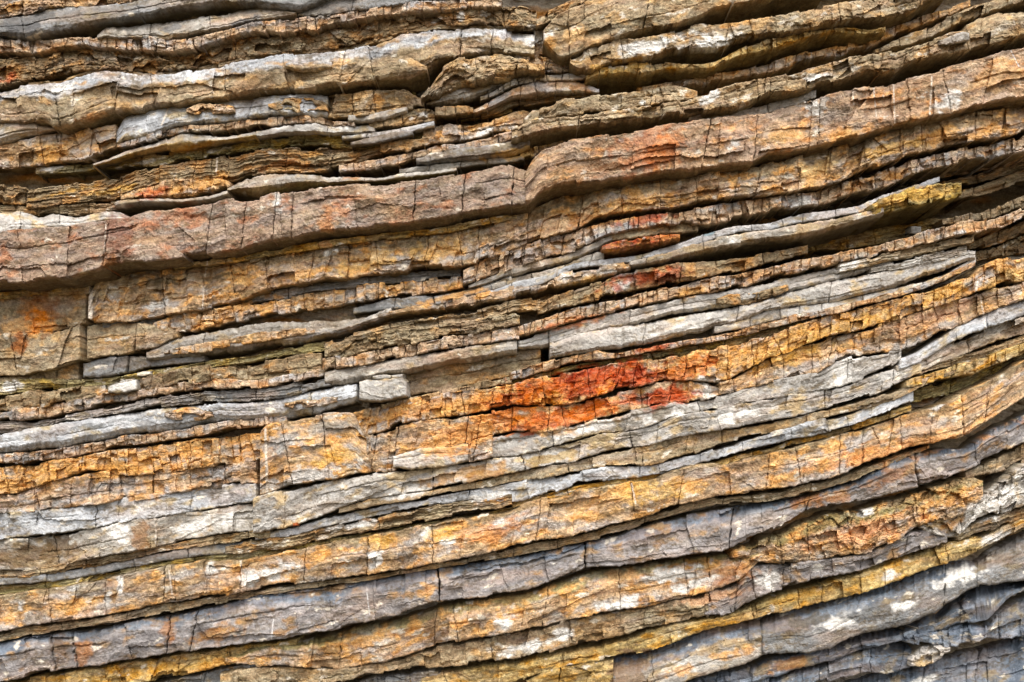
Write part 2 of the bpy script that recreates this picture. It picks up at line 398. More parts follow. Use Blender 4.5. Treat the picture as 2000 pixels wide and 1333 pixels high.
def patch(cx, cy, rx, ry, c, s=.85, rag=.6): PATCHES.append((cx, cy, rx, ry, lin(c), s, rag))
def vein(x0, y0, x1, y1, hw=1.6, c=(222, 208, 190)): VEINS.append((x0, y0, x1, y1, hw, lin(c)))

# ------------------------------------------------------------------ stains, lichen and veins that belong to the stone (photograph pixels)
W_, OR, RD, YE, GR, BR, RU = (218, 214, 206), (214, 160, 88), (178, 78, 38), (212, 166, 86), (176, 174, 174), (110, 82, 52), (160, 106, 56)
for p in [
    (1205, 535, 34, 9, W_), (1212, 558, 26, 12, W_), (1385, 192, 18, 14, W_), (1590, 208, 30, 16, W_), (1600, 150, 30, 8, W_), (1255, 200, 12, 5, W_),
    (1270, 90, 70, 14, W_), (1390, 82, 55, 16, W_), (1215, 275, 12, 6, W_), (1430, 285, 14, 14, W_), (1850, 195, 30, 20, W_), (1040, 75, 30, 20, W_),
    (655, 488, 22, 9, W_), (1100, 543, 16, 8, W_), (1650, 520, 38, 9, W_), (1560, 400, 24, 14, W_), (1870, 455, 14, 7, W_), (1800, 140, 20, 8, W_),
    (1380, 755, 22, 24, W_), (1300, 808, 60, 12, W_), (1160, 830, 70, 14, W_), (1640, 740, 24, 26, W_), (1835, 790, 18, 12, W_), (1660, 705, 22, 14, W_),
    (1330, 645, 60, 8, W_), (1450, 810, 50, 12, W_), (730, 1085, 14, 30, W_), (870, 1060, 20, 8, W_),
    (540, 1118, 30, 22, W_), (225, 1045, 30, 20, W_), (380, 1025, 55, 16, W_), (450, 1012, 30, 18, W_), (210, 1172, 9, 12, W_), (40, 1186, 8, 12, W_),
    (235, 1148, 8, 16, W_), (410, 1118, 14, 22, W_), (490, 1130, 20, 20, W_), (140, 1150, 18, 6, W_), (240, 755, 34, 10, W_), (20, 755, 34, 10, W_),
    (620, 1012, 26, 6, W_), (790, 965, 60, 10, W_), (960, 970, 34, 12, W_), (690, 1025, 50, 8, W_), (1215, 1180, 45, 14, W_), (1320, 1120, 60, 16, W_),
    (1360, 1140, 60, 12, W_), (1020, 1265, 60, 12, W_), (1100, 1240, 22, 16, W_), (1640, 1215, 44, 16, W_), (1770, 1180, 34, 10, W_), (1870, 1125, 50, 20, W_),
    (1600, 1112, 14, 8, W_), (1740, 1125, 18, 12, W_), (1950, 1050, 30, 10, W_), (1920, 1000, 40, 24, W_), (1980, 960, 30, 24, W_), (120, 175, 22, 12, W_),
    (60, 175, 20, 8, GR), (110, 325, 34, 5, W_), (420, 294, 26, 5, W_), (290, 315, 60, 4, W_), (305, 598, 26, 10, W_), (215, 565, 30, 16, W_),
    (545, 250, 20, 6, W_), (670, 252, 12, 5, W_), (955, 255, 40, 10, W_), (855, 40, 14, 6, W_), (950, 25, 12, 8, W_), (900, 30, 8, 12, W_), (540, 395, 14, 20, W_),
    (1430, 470, 10, 6, W_), (1780, 512, 20, 6, W_), (1690, 1000, 14, 8, W_), (820, 225, 20, 8, W_), (300, 800, 20, 5, W_), (830, 1045, 24, 8, W_), (980, 1025, 30, 10, W_),
    (1500, 1130, 26, 22, W_), (1800, 1330, 40, 8, W_), (1340, 1300, 24, 16, W_), (860, 1235, 14, 10, W_), (985, 1215, 24, 14, W_),
]: patch(*p, .95, .8)
for p in [
    (75, 625, 26, 40, OR), (68, 600, 30, 24, RU), (40, 665, 18, 24, RU), (105, 300, 46, 18, OR), (400, 360, 40, 16, OR), (300, 378, 30, 12, RD), (340, 372, 26, 12, OR),
    (1262, 292, 84, 46, (176, 116, 76)), (1290, 300, 40, 34, (196, 120, 66)), (235, 460, 30, 60, (126, 82, 62)), (330, 425, 60, 20, (170, 118, 86)), (215, 520, 24, 20, RU), (640, 440, 20, 40, (206, 150, 100)), (1200, 420, 70, 12, OR),
    (1240, 395, 60, 30, OR), (1270, 425, 60, 12, RD), (1160, 430, 60, 14, RU), (880, 580, 70, 8, OR), (1150, 548, 60, 10, YE), (1250, 545, 70, 16, RD), (1290, 545, 60, 14, (140, 84, 56)), (1120, 630, 80, 10, (206, 126, 70)), (1350, 570, 50, 10, OR),
    (1130, 752, 130, 32, RD), (1080, 762, 50, 34, OR), (1230, 745, 80, 26, RD), (1110, 815, 110, 26, OR), (1300, 775, 56, 22, RD), (1170, 795, 70, 20, (214, 110, 46)), (1040, 778, 40, 26, OR), (1350, 712, 60, 20, OR), (1020, 820, 30, 20, RU),
    (1470, 700, 90, 30, OR), (1540, 690, 80, 24, YE), (1270, 680, 60, 7, RD), (1085, 715, 70, 8, BR), (1750, 880, 200, 20, (222, 158, 96)), (920, 790, 70, 18, OR), (820, 800, 80, 16, (214, 156, 96)), (880, 860, 70, 26, OR), (660, 890, 60, 20, YE),
    (60, 940, 80, 20, OR), (150, 915, 60, 16, OR), (250, 910, 100, 24, OR), (300, 955, 60, 18, OR), (420, 1300, 50, 14, OR), (340, 1305, 60, 14, YE), (330, 1235, 16, 26, RU), (420, 1240, 50, 18, (176, 122, 50)), (840, 1150, 18, 22, OR), (160, 1275, 20, 28, RU), (120, 1265, 24, 40, BR),
    (1240, 960, 40, 26, YE), (1300, 965, 50, 20, YE), (1180, 985, 80, 24, (200, 156, 100)), (960, 1040, 60, 22, (212, 150, 96)), (870, 1040, 40, 14, YE), (740, 1060, 40, 16, YE), (900, 925, 90, 14, (176, 130, 64)), (700, 1255, 90, 18, OR), (850, 1235, 30, 24, BR), (635, 1280, 26, 30, BR), (1010, 1190, 40, 14, OR), (1200, 1130, 60, 18, (206, 160, 110)), (1430, 1120, 60, 24, RU), (1380, 1170, 80, 12, (206, 160, 120)),
    (1690, 1040, 100, 24, (216, 158, 110)), (1850, 980, 50, 18, OR), (1860, 1025, 24, 12, OR), (1560, 1165, 60, 10, YE), (1690, 1130, 30, 12, (196, 150, 62)), (1570, 980, 40, 12, RU), (1740, 935, 40, 18, (150, 104, 64)), (1620, 975, 40, 14, RU), (1540, 1300, 50, 14, (190, 136, 76)), (1330, 1310, 30, 12, OR), (1430, 1275, 50, 10, OR),
    (1190, 128, 60, 8, YE), (1240, 130, 40, 7, YE), (1440, 45, 40, 8, OR), (1070, 95, 18, 26, OR), (1120, 70, 24, 18, (224, 180, 122)), (1560, 100, 60, 10, OR), (1780, 55, 50, 12, OR), (1700, 80, 40, 10, OR), (1800, 378, 70, 16, YE), (1730, 398, 50, 12, YE), (960, 240, 50, 12, OR), (1010, 300, 60, 14, YE), (740, 195, 24, 14, OR), (605, 303, 30, 6, OR), (550, 320, 40, 8, RU), (690, 345, 24, 10, RU), (230, 370, 60, 6, YE), (130, 375, 60, 5, YE), (600, 535, 60, 10, OR), (860, 490, 70, 20, (216, 170, 100)), (720, 510, 80, 18, (222, 180, 110)), (480, 545, 30, 12, OR), (460, 600, 80, 12, (220, 164, 92)), (20, 150, 22, 16, RD), (370, 290, 60, 8, (170, 120, 40)), (190, 225, 40, 8, (176, 120, 60)), (60, 228, 34, 10, BR), (200, 560, 60, 30, (190, 164, 120)), (1540, 260, 60, 20, (214, 164, 100)), (1650, 265, 40, 14, (214, 164, 100)), (1950, 150, 60, 30, (210, 168, 116)), (1840, 265, 30, 20, OR), (1920, 260, 40, 14, OR), (1750, 290, 60, 14, YE), (1600, 330, 40, 16, (226, 190, 130)), (1690, 350, 40, 14, OR), (1750, 340, 30, 10, OR), (1640, 640, 120, 18, YE), (1560, 655, 60, 18, OR), (1840, 570, 60, 26, YE), (1960, 545, 40, 20, (206, 164, 96)), (1780, 640, 70, 18, (198, 152, 108)), (1840, 610, 60, 14, (184, 142, 112)),
    (1385, 455, 14, 5, (96, 130, 140)), (640, 200, 0.1, 0.1, GR),
]: patch(*p, .68, .75)
for p in [(36, 668, 16, 22, (150, 90, 44)), (1120, 748, 140, 26, RD), (1225, 742, 70, 20, RD), (1310, 775, 46, 18, RD), (1040, 770, 40, 26, (200, 112, 48)), (935, 838, 46, 28, (208, 142, 76)), (890, 860, 60, 30, (206, 150, 92)), (950, 790, 40, 24, (208, 138, 70)), (995, 790, 36, 30, (196, 110, 50)), (1070, 780, 24, 14, (216, 146, 66)), (1180, 760, 18, 12, (214, 130, 58)), (1240, 728, 20, 8, (150, 60, 36)), (1120, 740, 22, 10, (150, 62, 36)), (1150, 805, 30, 10, (220, 150, 66)), (1345, 720, 50, 18, (204, 120, 60)), (1000, 825, 40, 22, (200, 126, 62)), (1100, 818, 90, 18, (196, 100, 46)), (60, 40, 50, 14, (96, 94, 92)), (30, 62, 50, 14, (84, 84, 84)), (640, 20, 50, 14, (110, 106, 100)), (480, 45, 30, 10, (110, 110, 112)), (10, 300, 30, 8, BR), (340, 55, 20, 6, (110, 110, 110)),
          (1580, 1215, 40, 10, (90, 84, 74)), (1290, 810, 26, 12, (112, 98, 74)), (1160, 855, 50, 12, (150, 130, 90)), (40, 1090, 70, 20, (104, 82, 54)), (110, 1070, 40, 24, (110, 86, 54)), (270, 1050, 20, 26, (140, 104, 66)),
          (820, 920, 60, 12, (196, 176, 140)), (940, 930, 40, 12, (160, 116, 56)), (1080, 895, 60, 10, (170, 140, 84)), (1240, 855, 20, 14, (110, 100, 84))]: patch(*p, .75, .7)
for p in [(207, 440, 203, 500, 1.6), (690, 180, 700, 180, .1), (1706, 172, 1712, 228, 1.8), (1745, 165, 1748, 240, 1.4), (1820, 150, 1816, 225, 1.8), (1665, 172, 1668, 205, 1.5), (330, 208, 316, 245, 2.0), (425, 300, 422, 340, 1.8), (535, 1200, 530, 1252, 1.2),
          (178, 560, 176, 625, 4.5), (305, 1020, 304, 1062, 2.0), (518, 840, 522, 960, 3.0), (470, 1095, 474, 1140, 2.0), (330, 1115, 336, 1160, 1.6), (716, 1150, 722, 1200, 1.2), (1233, 945, 1242, 985, 2.2), (1910, 545, 1905, 580, 2.2), (1915, 580, 1925, 640, 1.4),
          (1978, 30, 1982, 50, 1.4), (1585, 100, 1584, 118, 1.6), (1975, 100, 1990, 130, 1.2), (398, 560, 396, 600, 1.4), (406, 505, 400, 540, 1.4), (1890, 1100, 1950, 1070, 1.2)]:
    vein(*p, c=(222, 208, 190) if p[4] != 1.2 else (214, 210, 206))

# ------------------------------------------------------------------ the beds, from the top of the face downwards
patch(86, 610, 34, 40, (132, 84, 46), .75, .8); patch(72, 632, 26, 26, (204, 124, 48), .9, .8); patch(94, 640, 14, 16, (206, 140, 70), .8, .8); patch(28, 638, 28, 16, (200, 158, 104), .7, .7); patch(556, 862, 42, 26, (168, 168, 166), .7, .8); patch(640, 836, 52, 16, (168, 160, 148), .7, .8); patch(600, 930, 84, 14, (190, 186, 180), .8, .7); patch(1232, 1312, 34, 44, (128, 104, 80), .8, .7)
L = layer
L("crumbly orange-brown layer in the top left corner above dark grey stone", "0,-30,37 42,-30,31 95,-28,14 170,-26,11 215,-24,9 270,-22,0 420,-40,-22", -1, 'orange', 'rough', [42, 130, 220], jo=.6, dark=.3)
L("dark grey layer with pale lichen blotches under the top left orange corner", "0,40,72 50,32,76 100,17,64 150,14,54 200,14,46 250,6,38 300,-5,26 350,-14,18 400,-22,11 450,-28,6 500,-30,10 585,-34,24 622,-36,6 700,-40,-15", 3, 'slate', 'smooth', [45, 270, 480], cham=(.4, 2.2), low=(.25, 2), rise=.1, pale=.2)
L("short recessed brown sliver beneath the top left grey layer", "262,38,41 310,27,41 370,23,40 410,19,31 480,11,20 540,14,22", -7, 'brown', 'rough', 90)
L("pale grey tapering slab wedged in the overhang near the top left", "190,73,76 205,57,74 250,52,74 320,47,76 370,42,73 410,32,60 450,28,53 500,18,39 550,16,33 578,24,31", 2, 'grey', 'smooth', [293, 410], cham=(.45, 2.5), low=(.25, 1.5), rise=.1, pale=.24)
L("grey-brown layer at the top edge above the knobbly orange band", "582,20,33 605,-5,33 660,-20,28 700,-24,19 750,-28,14 790,-30,8 830,-34,0 900,-40,-10", 1, 'slate', 'smooth', [690], cham=(.3, 1.5))
L("knobbly grey and orange brick-like band, uppermost on the face", "0,75,100 30,78,102 75,78,102 100,78,95 150,75,88 200,75,92 250,72,96 300,75,99 330,80,100 352,82,101 385,72,93 420,66,80 460,56,68 500,44,60 540,40,66 570,38,64 620,33,56 650,31,46 700,22,36 750,14,30 800,6,22 850,2,17 888,4,18 940,0,14 980,2,12", "0,0 300,2 600,3 900,1", 'brick', 'brick', 28, rise=.2)
L("rough brown fractured layer below the uppermost brick-like band", "0,118,170 30,116,160 60,113,154 100,105,149 150,96,140 200,95,134 240,97,138 300,101,143 350,103,140 390,96,133 430,83,122 460,73,115 500,66,107 530,70,104 560,69,101 620,60,97 650,50,96 700,40,91 750,34,74 800,27,58 850,22,49 900,18,48 950,15,49 1000,13,51 1048,22,50", "0,-2 300,-3 600,-2 1000,-1", 'brown', 'rough', [125, 330, 460, 590, 740, 885, 985], stain=.45, rise=.3)
L("thin tan seam under the upper rough brown layer", "55,164,170 125,157,165 165,142,148 220,135,139 275,144,148 350,141,146 420,126,132 500,109,115 560,102,108 620,98,103 680,95,99 740,77,82 800,59,64 850,50,57 920,51,57 1000,53,60 1042,53,60", -3, 'tan', 'lam', 120, stain=.4)
L("thick tan-grey layer with a smooth pale upper edge, upper left", "0,178,240 50,168,238 90,166,236 107,164,252 130,158,247 170,148,235 210,140,216 250,145,213 290,149,213 340,146,204 400,134,194 450,124,188 500,115,180 560,107,179 610,102,173 660,99,166 720,90,162 745,82,157 780,70,156 830,61,138 860,57,124 885,57,117 920,58,104 1000,61,103 1044,66,106", "0,2 300,3 600,4 750,5 1000,1", 'tan', 'massive', [112, 230, 298, 440, 557, 668, 725, 900, 960], cham=(.3, 3), low=(.08, 1), jo=1.4, stain=.14, pale=.2, rise=.1, band=(.3,'blue'))  # upper band: grey stone painted paler, as lit on its chamfer
L("orange-white stained gully face beside the big tan lens, top centre", "1043,52,118 1060,40,120 1076,70,120 1092,112,121", -5, 'orange', 'block', [], pale=.3)
L("grey lens tapering to a point at the upper left edge", "0,244,284 25,236,274 60,236,268 85,241,262 109,252,256", 1, 'grey', 'smooth', [], cham=(.4, 2), low=(.35, 3))
L("olive seam rising below the thick tan-grey layer, far left", "85,268,273 120,258,268 190,240,252 235,228,242 300,214,222 350,206,212 400,196,200", -6, 'olive', 'lam', 90)
L("rough tan lens with curling fine ridges left of the gully", "822,192,195 835,176,192 850,152,188 870,127,178 900,115,170 950,104,158 985,107,150 1000,114,147 1030,120,144 1064,124,142", 4, 'tan', 'rough', [930, 1010], low=(.2, 2), rise=.1, stain=.35)
L("smooth dark grey slab curving below the rough tan lens", "832,203,206 855,185,206 880,172,206 920,166,194 960,158,182 1000,148,166", -1, 'grey', 'smooth', [], cham=(.3, 2), low=(.3, 3), dark=.3)
L("narrow olive and orange seam beneath the thick tan-grey layer", "505,186,191 600,176,186 680,172,184 740,163,178 770,160,184 812,180,196", -6, 'olive', 'lam', 80, stain=.5)
L("orange rubble ledge at the foot of the gully", "1000,108,143 1040,112,144 1085,116,143 1110,115,142 1127,132,143", -1, 'brick', 'rough', 34)
L("thin grey brick-like strip sweeping up to the gully foot", "938,191,196 970,177,185 1000,157,167 1040,150,160 1100,147,156 1145,146,153", 0, 'grey', 'brick', 36)
L("smooth grey-orange strip below the gully foot", "925,216,222 960,196,212 1000,174,191 1050,162,187 1110,157,182 1140,160,180 1170,175,182", 0, 'brick', 'smooth', 48, cham=(.3, 1.5), low=(.25, 2))
L("short brown block left of the yellow seam, upper middle", "850,212,226 870,207,225 920,206,219 924,212,218", 0, 'brown', 'block', [890], stain=.4)
L("thin rusty strip fading out under the gully", "940,224,232 1000,196,210 1060,190,200 1120,186,193 1165,184,188", -6, 'brown', 'lam', 80, stain=.5)
L("pale grey layer with a sharp left end and long clean face, upper left", "228,266,284 240,232,276 270,224,270 300,217,262 350,208,246 400,201,242 460,196,236 500,192,228 560,186,224 600,183,228 640,190,230", 2, 'blue', 'smooth', [490], cham=(.35, 2.5), low=(.2, 2), rise=.2, pale=.3)
L("brown oval nodule set in the pale grey layer", "364,215,219 380,205,225 410,203,228 440,203,222 455,208,216", 3.2, 'orange', 'rough', [], name="nodule", cat="nodule", back=.06)
L("brown elongated nodule right of the smaller oval one", "524,204,208 540,195,217 580,191,221 610,189,214 636,196,216 640,208,220", 4, 'brown', 'rough', [], name="nodule", cat="nodule", back=.06, pale=.15, stain=.4)
L("tan and orange continuation between the brown nodule and the rubble", "641,189,229 690,184,226 730,178,224 790,177,216 828,196,212", 0, 'tan', 'block', [690, 731], stain=.5)
L("grey-brown tapering slab under the tan continuation", "680,226,238 720,226,241 760,219,233 795,211,219", 1, 'grey', 'smooth', [], low=(.4, 2))
L("orange-grey rubble bench left of the short brown block", "720,243,250 770,222,248 830,212,240 850,218,237", -1, 'tan', 'rough', 44, stain=.4)
L("orange blocky layer with grey cores at the left edge", "0,286,330 50,272,324 100,263,318 160,256,310 190,246,302 226,240,286", -2, 'orange', 'block', [82, 118, 178], jo=1.2)
L("thin orange brick strip below the pale grey layer", "228,284,287 270,270,281 310,252,268 360,246,256 395,247,258 440,243,252 500,232,244 530,232,246 560,229,241 620,227,238 645,237,247 692,239,246", 1, 'brick', 'brick', 30)
L("grey lens over an ochre underside, upper left", "182,322,328 240,300,312 300,281,298 340,266,296 370,260,294 410,262,287 430,268,280 500,260,270", 2, 'grey', 'smooth', [], cham=(.35, 2), low=(.5, 5), stain=.25, foot=(.55,'ochre'))
L("short white slab left of the sloping grey lens, upper middle", "500,259,268 530,250,266 560,246,262 620,243,259 650,250,263 720,246,262 732,254,260", 1, 'white', 'smooth', [640], low=(.3, 2))
L("thin grey splinter lens crossing the upper middle", "668,268,273 740,260,267 800,249,257 848,238,244", 1, 'blue', 'smooth', 90)
L("dark grey splinter lens just under the pale splinter", "685,280,283 740,266,277 775,260,270 806,257,263", 2, 'slate', 'smooth', [])
L("olive laminated band with white flecks, upper left", "70,331,339 200,318,332 300,300,324 360,296,314 430,284,304 500,271,290 600,264,287 680,266,290 740,270,292 800,258,280 830,248,262", -5, 'olive', 'lam', 110, pale=.2)
L("tan and white layer left of the loose leaf-shaped stone", "826,258,285 870,246,276 920,244,270 960,238,262 1000,222,258 1025,216,254 1052,230,250", -3, 'orange', 'block', [905, 965], pale=.34)
L("narrow yellow seam in the dark recess left of the loose stone", "850,236,241 900,230,236 955,220,229 1000,212,220", -9, 'ochre', 'lam', 70)
L("brown squared block above the thin tan brick strip", "742,280,300 762,274,299 810,267,294 829,270,289", 0, 'brown', 'block', [], stain=.4)
L("thin tan brick strip below the brown squared block", "662,325,333 720,316,331 780,305,318 815,298,308 860,286,298 900,280,291 950,270,285 1000,258,273 1030,250,260", 0, 'brick', 'brick', 34)
L("dark grey bed rising to the right under the tan brick strip", "813,310,321 840,302,323 900,292,316 950,286,311 1000,276,305 1035,264,290", 1, 'slate', 'smooth', [], cham=(.3, 1), low=(.4, 4))
L("slim pale strip above the red-brown layer, centre left", "780,332,339 860,322,334 930,312,322 1000,309,316 1024,304,312", -1, 'grey', 'smooth', 70)
L("rusty brown layer streaked with ochre, left", "52,376,405 110,364,401 180,354,396 240,344,392 300,327,366 400,313,352 450,305,356 500,296,340 560,292,341 620,292,336 680,290,326 745,284,303", -3, 'brown', 'lam', [122, 236, 380, 412, 560, 650], stain=.45)
L("dark brown block at the left edge above grey slabs", "0,362,400 30,362,400 50,370,400", -1, 'brown', 'rough', [])
L("glowing red-orange lens of small broken cells, left", "236,386,392 262,372,389 300,361,386 340,350,388 400,348,379 440,353,367 450,360,366", 0, 'orange', 'brick', [300, 368, 412], low=(.2, 1.5), jo=.4)
L("grey lens with a dark overhanging belly above the red-brown layer", "444,371,375 470,358,376 500,346,384 530,340,378 590,341,366 640,345,362 700,348,357 745,350,356 800,338,351 850,333,345 892,329,338", 1, 'grey', 'smooth', [712], cham=(.3, 2), low=(.45, 6), rise=0, foot=(.4,'olive'))
L("thin grey rim over a dark hollow left of the bellied grey lens", "224,396,406 258,391,399 310,390,396 350,392,398 410,385,392 446,374,380", 1, 'grey', 'smooth', [], low=(.4, 2), rise=0)
L("brown layered shelf just above the pale flat slabs, left edge", "0,402,414 40,404,412 75,402,420 150,396,420 200,393,416 228,396,410", -3, 'brown', 'lam', 80)
L("pale flat slabs resting on the red-brown layer, left edge", "0,417,456 30,413,452 60,418,450 75,425,448 100,421,446 150,427,441 190,418,436 235,416,432 254,427,431", 1, 'white', 'smooth', [40, 117], cham=(.4, 2), pale=.2)
L("thick red-brown layer crossing the face from left edge to the centre", "0,455,552 45,451,550 110,444,545 150,439,537 190,435,526 208,433,516 250,429,508 290,412,505 330,413,502 370,408,498 405,401,494 440,390,489 480,389,480 500,388,474 560,374,466 600,371,456 650,366,450 700,364,444 750,359,439 800,355,433 850,349,425 900,340,415 930,333,410 960,325,404 985,319,400 1010,328,397 1032,338,394", "0,6 200,6 230,4.5 600,5 1030,5", 'purple', 'massive', [207, 408, 476, 536, 570, 810, 905, 1002], gap=1.6, jo=.7, rise=0, lean=-.12)
L("thick orange-tan layer climbing to the right edge with white veins", "1026,345,394 1034,318,390 1060,290,376 1100,276,361 1150,269,354 1200,263,348 1250,257,341 1290,247,334 1340,239,329 1380,234,325 1430,228,320 1475,224,312 1500,220,298 1545,210,293 1625,184,278 1700,171,257 1750,160,243 1800,147,231 1846,136,223 1880,124,216 1925,112,198 2000,95,186", "1030,6 1300,6 1500,6 2000,6", 'peach', 'massive', [1380, 1476, 1600, 1775, 1850], gap=1.6, jo=.9, rise=0, stain=.2)
L("big tan lens with a rounded blunt left end at the top edge", "1062,58,74 1072,42,92 1090,26,112 1115,12,106 1150,2,91 1200,-12,72 1262,-22,54 1315,-34,46 1360,-40,30 1400,-46,15 1450,-52,4 1500,-60,-6 1620,-70,-30", 5, 'tan', 'massive', [1112, 1265, 1430], jo=1.2, rise=0, pale=.22)
L("narrow rough seam wrapping over the big tan lens", "1048,40,50 1075,22,42 1095,12,30 1125,-5,14 1175,-20,-2", 2, 'brown', 'rough', [])
L("white-blotched tan layer below the big top lens", "1114,116,126 1130,108,138 1150,98,138 1200,80,123 1260,75,111 1310,65,101 1340,53,98 1370,49,96 1430,47,88 1460,39,76 1500,34,69 1560,24,61 1630,9,47 1690,4,38 1740,-4,33 1780,-12,22 1812,-22,0 1860,-40,-24", 6, 'tan', 'block', [1215, 1420, 1640], low=(.1, 1), rise=0, pale=.4, stain=.36, jo=.8, foot=(.3,'brown'))
L("thin yellow-orange lip over a deep dark hollow, upper right", "1145,150,155 1165,136,146 1210,128,141 1240,125,142 1300,124,135 1370,127,133 1400,122,131 1440,100,108 1470,87,101 1500,80,95 1530,74,86 1600,59,66 1650,56,63 1700,59,66 1730,54,60", 3, 'ochre', 'brick', 46, rise=0)
L("orange ledge inside the upper right hollows", "1245,174,181 1300,165,177 1360,151,167 1400,142,158 1450,139,150 1500,123,141 1550,110,127 1600,96,113 1650,88,106 1690,76,95 1730,61,76 1780,40,56 1850,18,30 1895,2,10", -5, 'orange', 'brick', 60, dark=.3, rise=0)
L("thin tan strip near the top right corner", "1708,100,104 1750,80,92 1800,59,77 1850,34,55 1900,12,35 1940,4,22 2000,-18,2", -2, 'tan', 'block', 70, rise=0)
L("grey-green slab at the top right edge", "1888,52,72 1915,36,64 1970,26,48 2000,22,44", 0, 'tan', 'smooth', [1918], cham=(.3, 2), stain=.2)
L("upper tan ledge with white spots right of the loose stone", "1044,224,232 1060,212,230 1100,196,228 1180,186,220 1250,180,208 1280,172,203 1310,168,199 1345,172,193 1362,180,187", 3, 'tan', 'block', [1272], pale=.26)
L("long tan layer with a deep shadowed underside, upper right", "1000,250,272 1040,234,259 1100,231,248 1150,226,243 1200,218,239 1280,205,230 1340,194,223 1400,175,214 1450,163,206 1500,153,178 1545,142,180 1590,134,171 1640,120,156 1700,104,137 1725,103,146 1750,98,142 1770,94,126 1850,68,106 1880,63,98 1910,60,91 1950,52,84 2000,44,66", 7, 'tan', 'block', [1130, 1290, 1480, 1505, 1722, 1768, 1890], low=(.1, 1), rise=-.05, pale=.26, stain=.3, jo=.7, foot=(.3,'brown'))
L("thin grey slabs tucked under the long tan layer", "1345,232,236 1370,224,234 1420,217,232 1460,214,230 1500,204,221 1550,194,206 1594,177,187", 1, 'grey', 'smooth', [1425, 1500], jo=1)
L("loose leaf-shaped pale stone leaning in a recess, upper centre", "1024,236,243 1030,222,246 1040,214,240 1050,212,230 1053,218,226", 4, 'tan', 'smooth', [], name="loose_stone", cat="stone", back=.05, stain=.2, pale=.3)
L("orange rubble lip below the dark hollow, centre top", "1000,300,318 1030,292,312 1070,284,300 1100,276,284", -4, 'orange', 'rough', 30)

# --- below the red-brown layer
L("yellow-olive seam under the red-brown layer, left edge", "0,574,583 50,568,579 120,563,576 175,560,574", -8, 'ochre', 'lam', [])
L("recessed brown face with a fiery orange stain, left edge", "0,582,653 60,577,650 110,575,647 150,574,638 168,574,632", -8, 'brown', 'massive', [], stain=.2, dark=.3)
L("long bed of orange broken blocks climbing to the right edge", "172,585,626 182,560,632 196,545,631 250,535,628 300,525,620 360,517,609 405,510,603 450,504,597 500,496,570 575,484,556 640,474,543 700,465,540 760,461,531 850,450,521 900,438,518 930,433,515 960,428,500 1000,424,488 1040,405,470 1090,386,455 1135,378,443 1170,368,420 1220,355,412 1290,350,406 1340,343,399 1400,332,387 1450,326,383 1500,320,381 1565,305,371 1630,286,356 1680,272,338 1740,252,314 1805,236,293 1870,228,280 1920,221,272 2000,208,257", "170,-4 500,-4 900,-3.5 1200,-2 1500,0 2000,1", 'orange', 'block', [320, 398, 455, 520, 610, 680, 735, 835, 898, 935, 1030, 1135, 1215, 1290, 1360, 1440, 1482, 1560, 1620, 1690, 1760, 1800, 1840, 1905, 1960], jo=1.6, dark=.3, stain=.36, cham=(.3, 3), rise=.3, gap=.8, band=(.4,'brown'))
L("grey seam between two orange bands, centre left", "200,632,640 300,624,634 400,606,612 450,600,606 500,572,592 575,560,580 640,548,566 700,545,560 800,535,552 900,523,540", -9, 'slate', 'lam', 130)
L("band of orange bricks thinning toward the left edge cracks", "298,634,640 315,628,646 350,613,648 400,606,642 450,600,631 500,592,622 560,584,612 600,575,607 650,566,598 700,559,589 750,553,580 800,550,577 850,546,570 904,540,562", "300,-6 900,-7", 'orange', 'brick', [392, 458, 540, 568, 594, 695, 740, 790, 825], jo=.9, stain=.4)
L("reddish brick band curving below the long orange broken bed", "905,531,552 930,516,549 965,500,537 1000,488,525 1050,472,510 1100,459,497 1130,452,488 1180,436,461 1220,428,448 1290,418,437 1340,411,436 1385,405,438 1450,395,424 1500,388,412 1560,380,405 1600,374,402 1650,358,385 1720,336,368 1760,323,350 1820,305,328 1870,291,318 1930,284,308 2000,268,298", "900,-5 1200,-3 1600,-3 2000,-1", 'brick', 'brick', 30, jo=1.3, rise=.2)
L("tan bed with a thin white vein right of the tall crack, left", "170,640,704 220,632,698 262,632,688 300,638,680 330,645,664 348,650,656", -6, 'tan', 'massive', [265], stain=.34)
L("tan bed with a yellow-white corner left of the tall crack", "0,654,735 50,652,731 100,648,720 150,640,706 156,638,702", -5, 'tan', 'massive', [28], stain=.34)
L("grey slab with a split end under the tan bed, left", "163,712,738 210,699,735 249,697,726 290,698,718 340,702,712 400,697,704", -6, 'slate', 'smooth', [251], gap=4)
L("brown slab at the left edge beneath the tall crack", "0,738,748 60,728,746 110,720,744 154,708,741", -7, 'brown', 'smooth', [112])
L("rounded grey lip below the orange bricks, left", "286,690,704 320,675,706 345,662,702 400,652,696 450,645,689 500,634,681 540,629,675 600,628,668 650,630,660 690,624,646 740,609,626 764,600,613", -4, 'grey', 'smooth', [398], cham=(.2, 1.5), low=(.25, 3), rise=0, foot=(.3,'slate'))
L("slim orange lens in the rounded grey lip", "320,688,692 345,680,691 400,670,688 450,663,680 500,650,668 580,642,657 640,643,648", -2.6, 'orange', 'brick', [380, 470, 560], jo=.4, back=.1)
L("wavy grey seam in the centre left above the rusty strip", "690,604,612 760,587,606 850,577,596 900,572,586 940,562,576 1000,540,556", -7, 'slate', 'smooth', 120)
L("grey band hugging the underside of the reddish bricks", "915,560,564 950,545,556 1000,525,541 1050,512,528 1100,500,515 1150,481,498 1196,459,472", -5, 'grey', 'smooth', [], low=(.3, 2))
L("smooth cream lens between reddish bricks and the red lens", "1188,458,470 1220,448,468 1290,437,459 1330,437,456 1364,444,450", -6, 'tan', 'smooth', [1308], stain=.1, pale=.2)
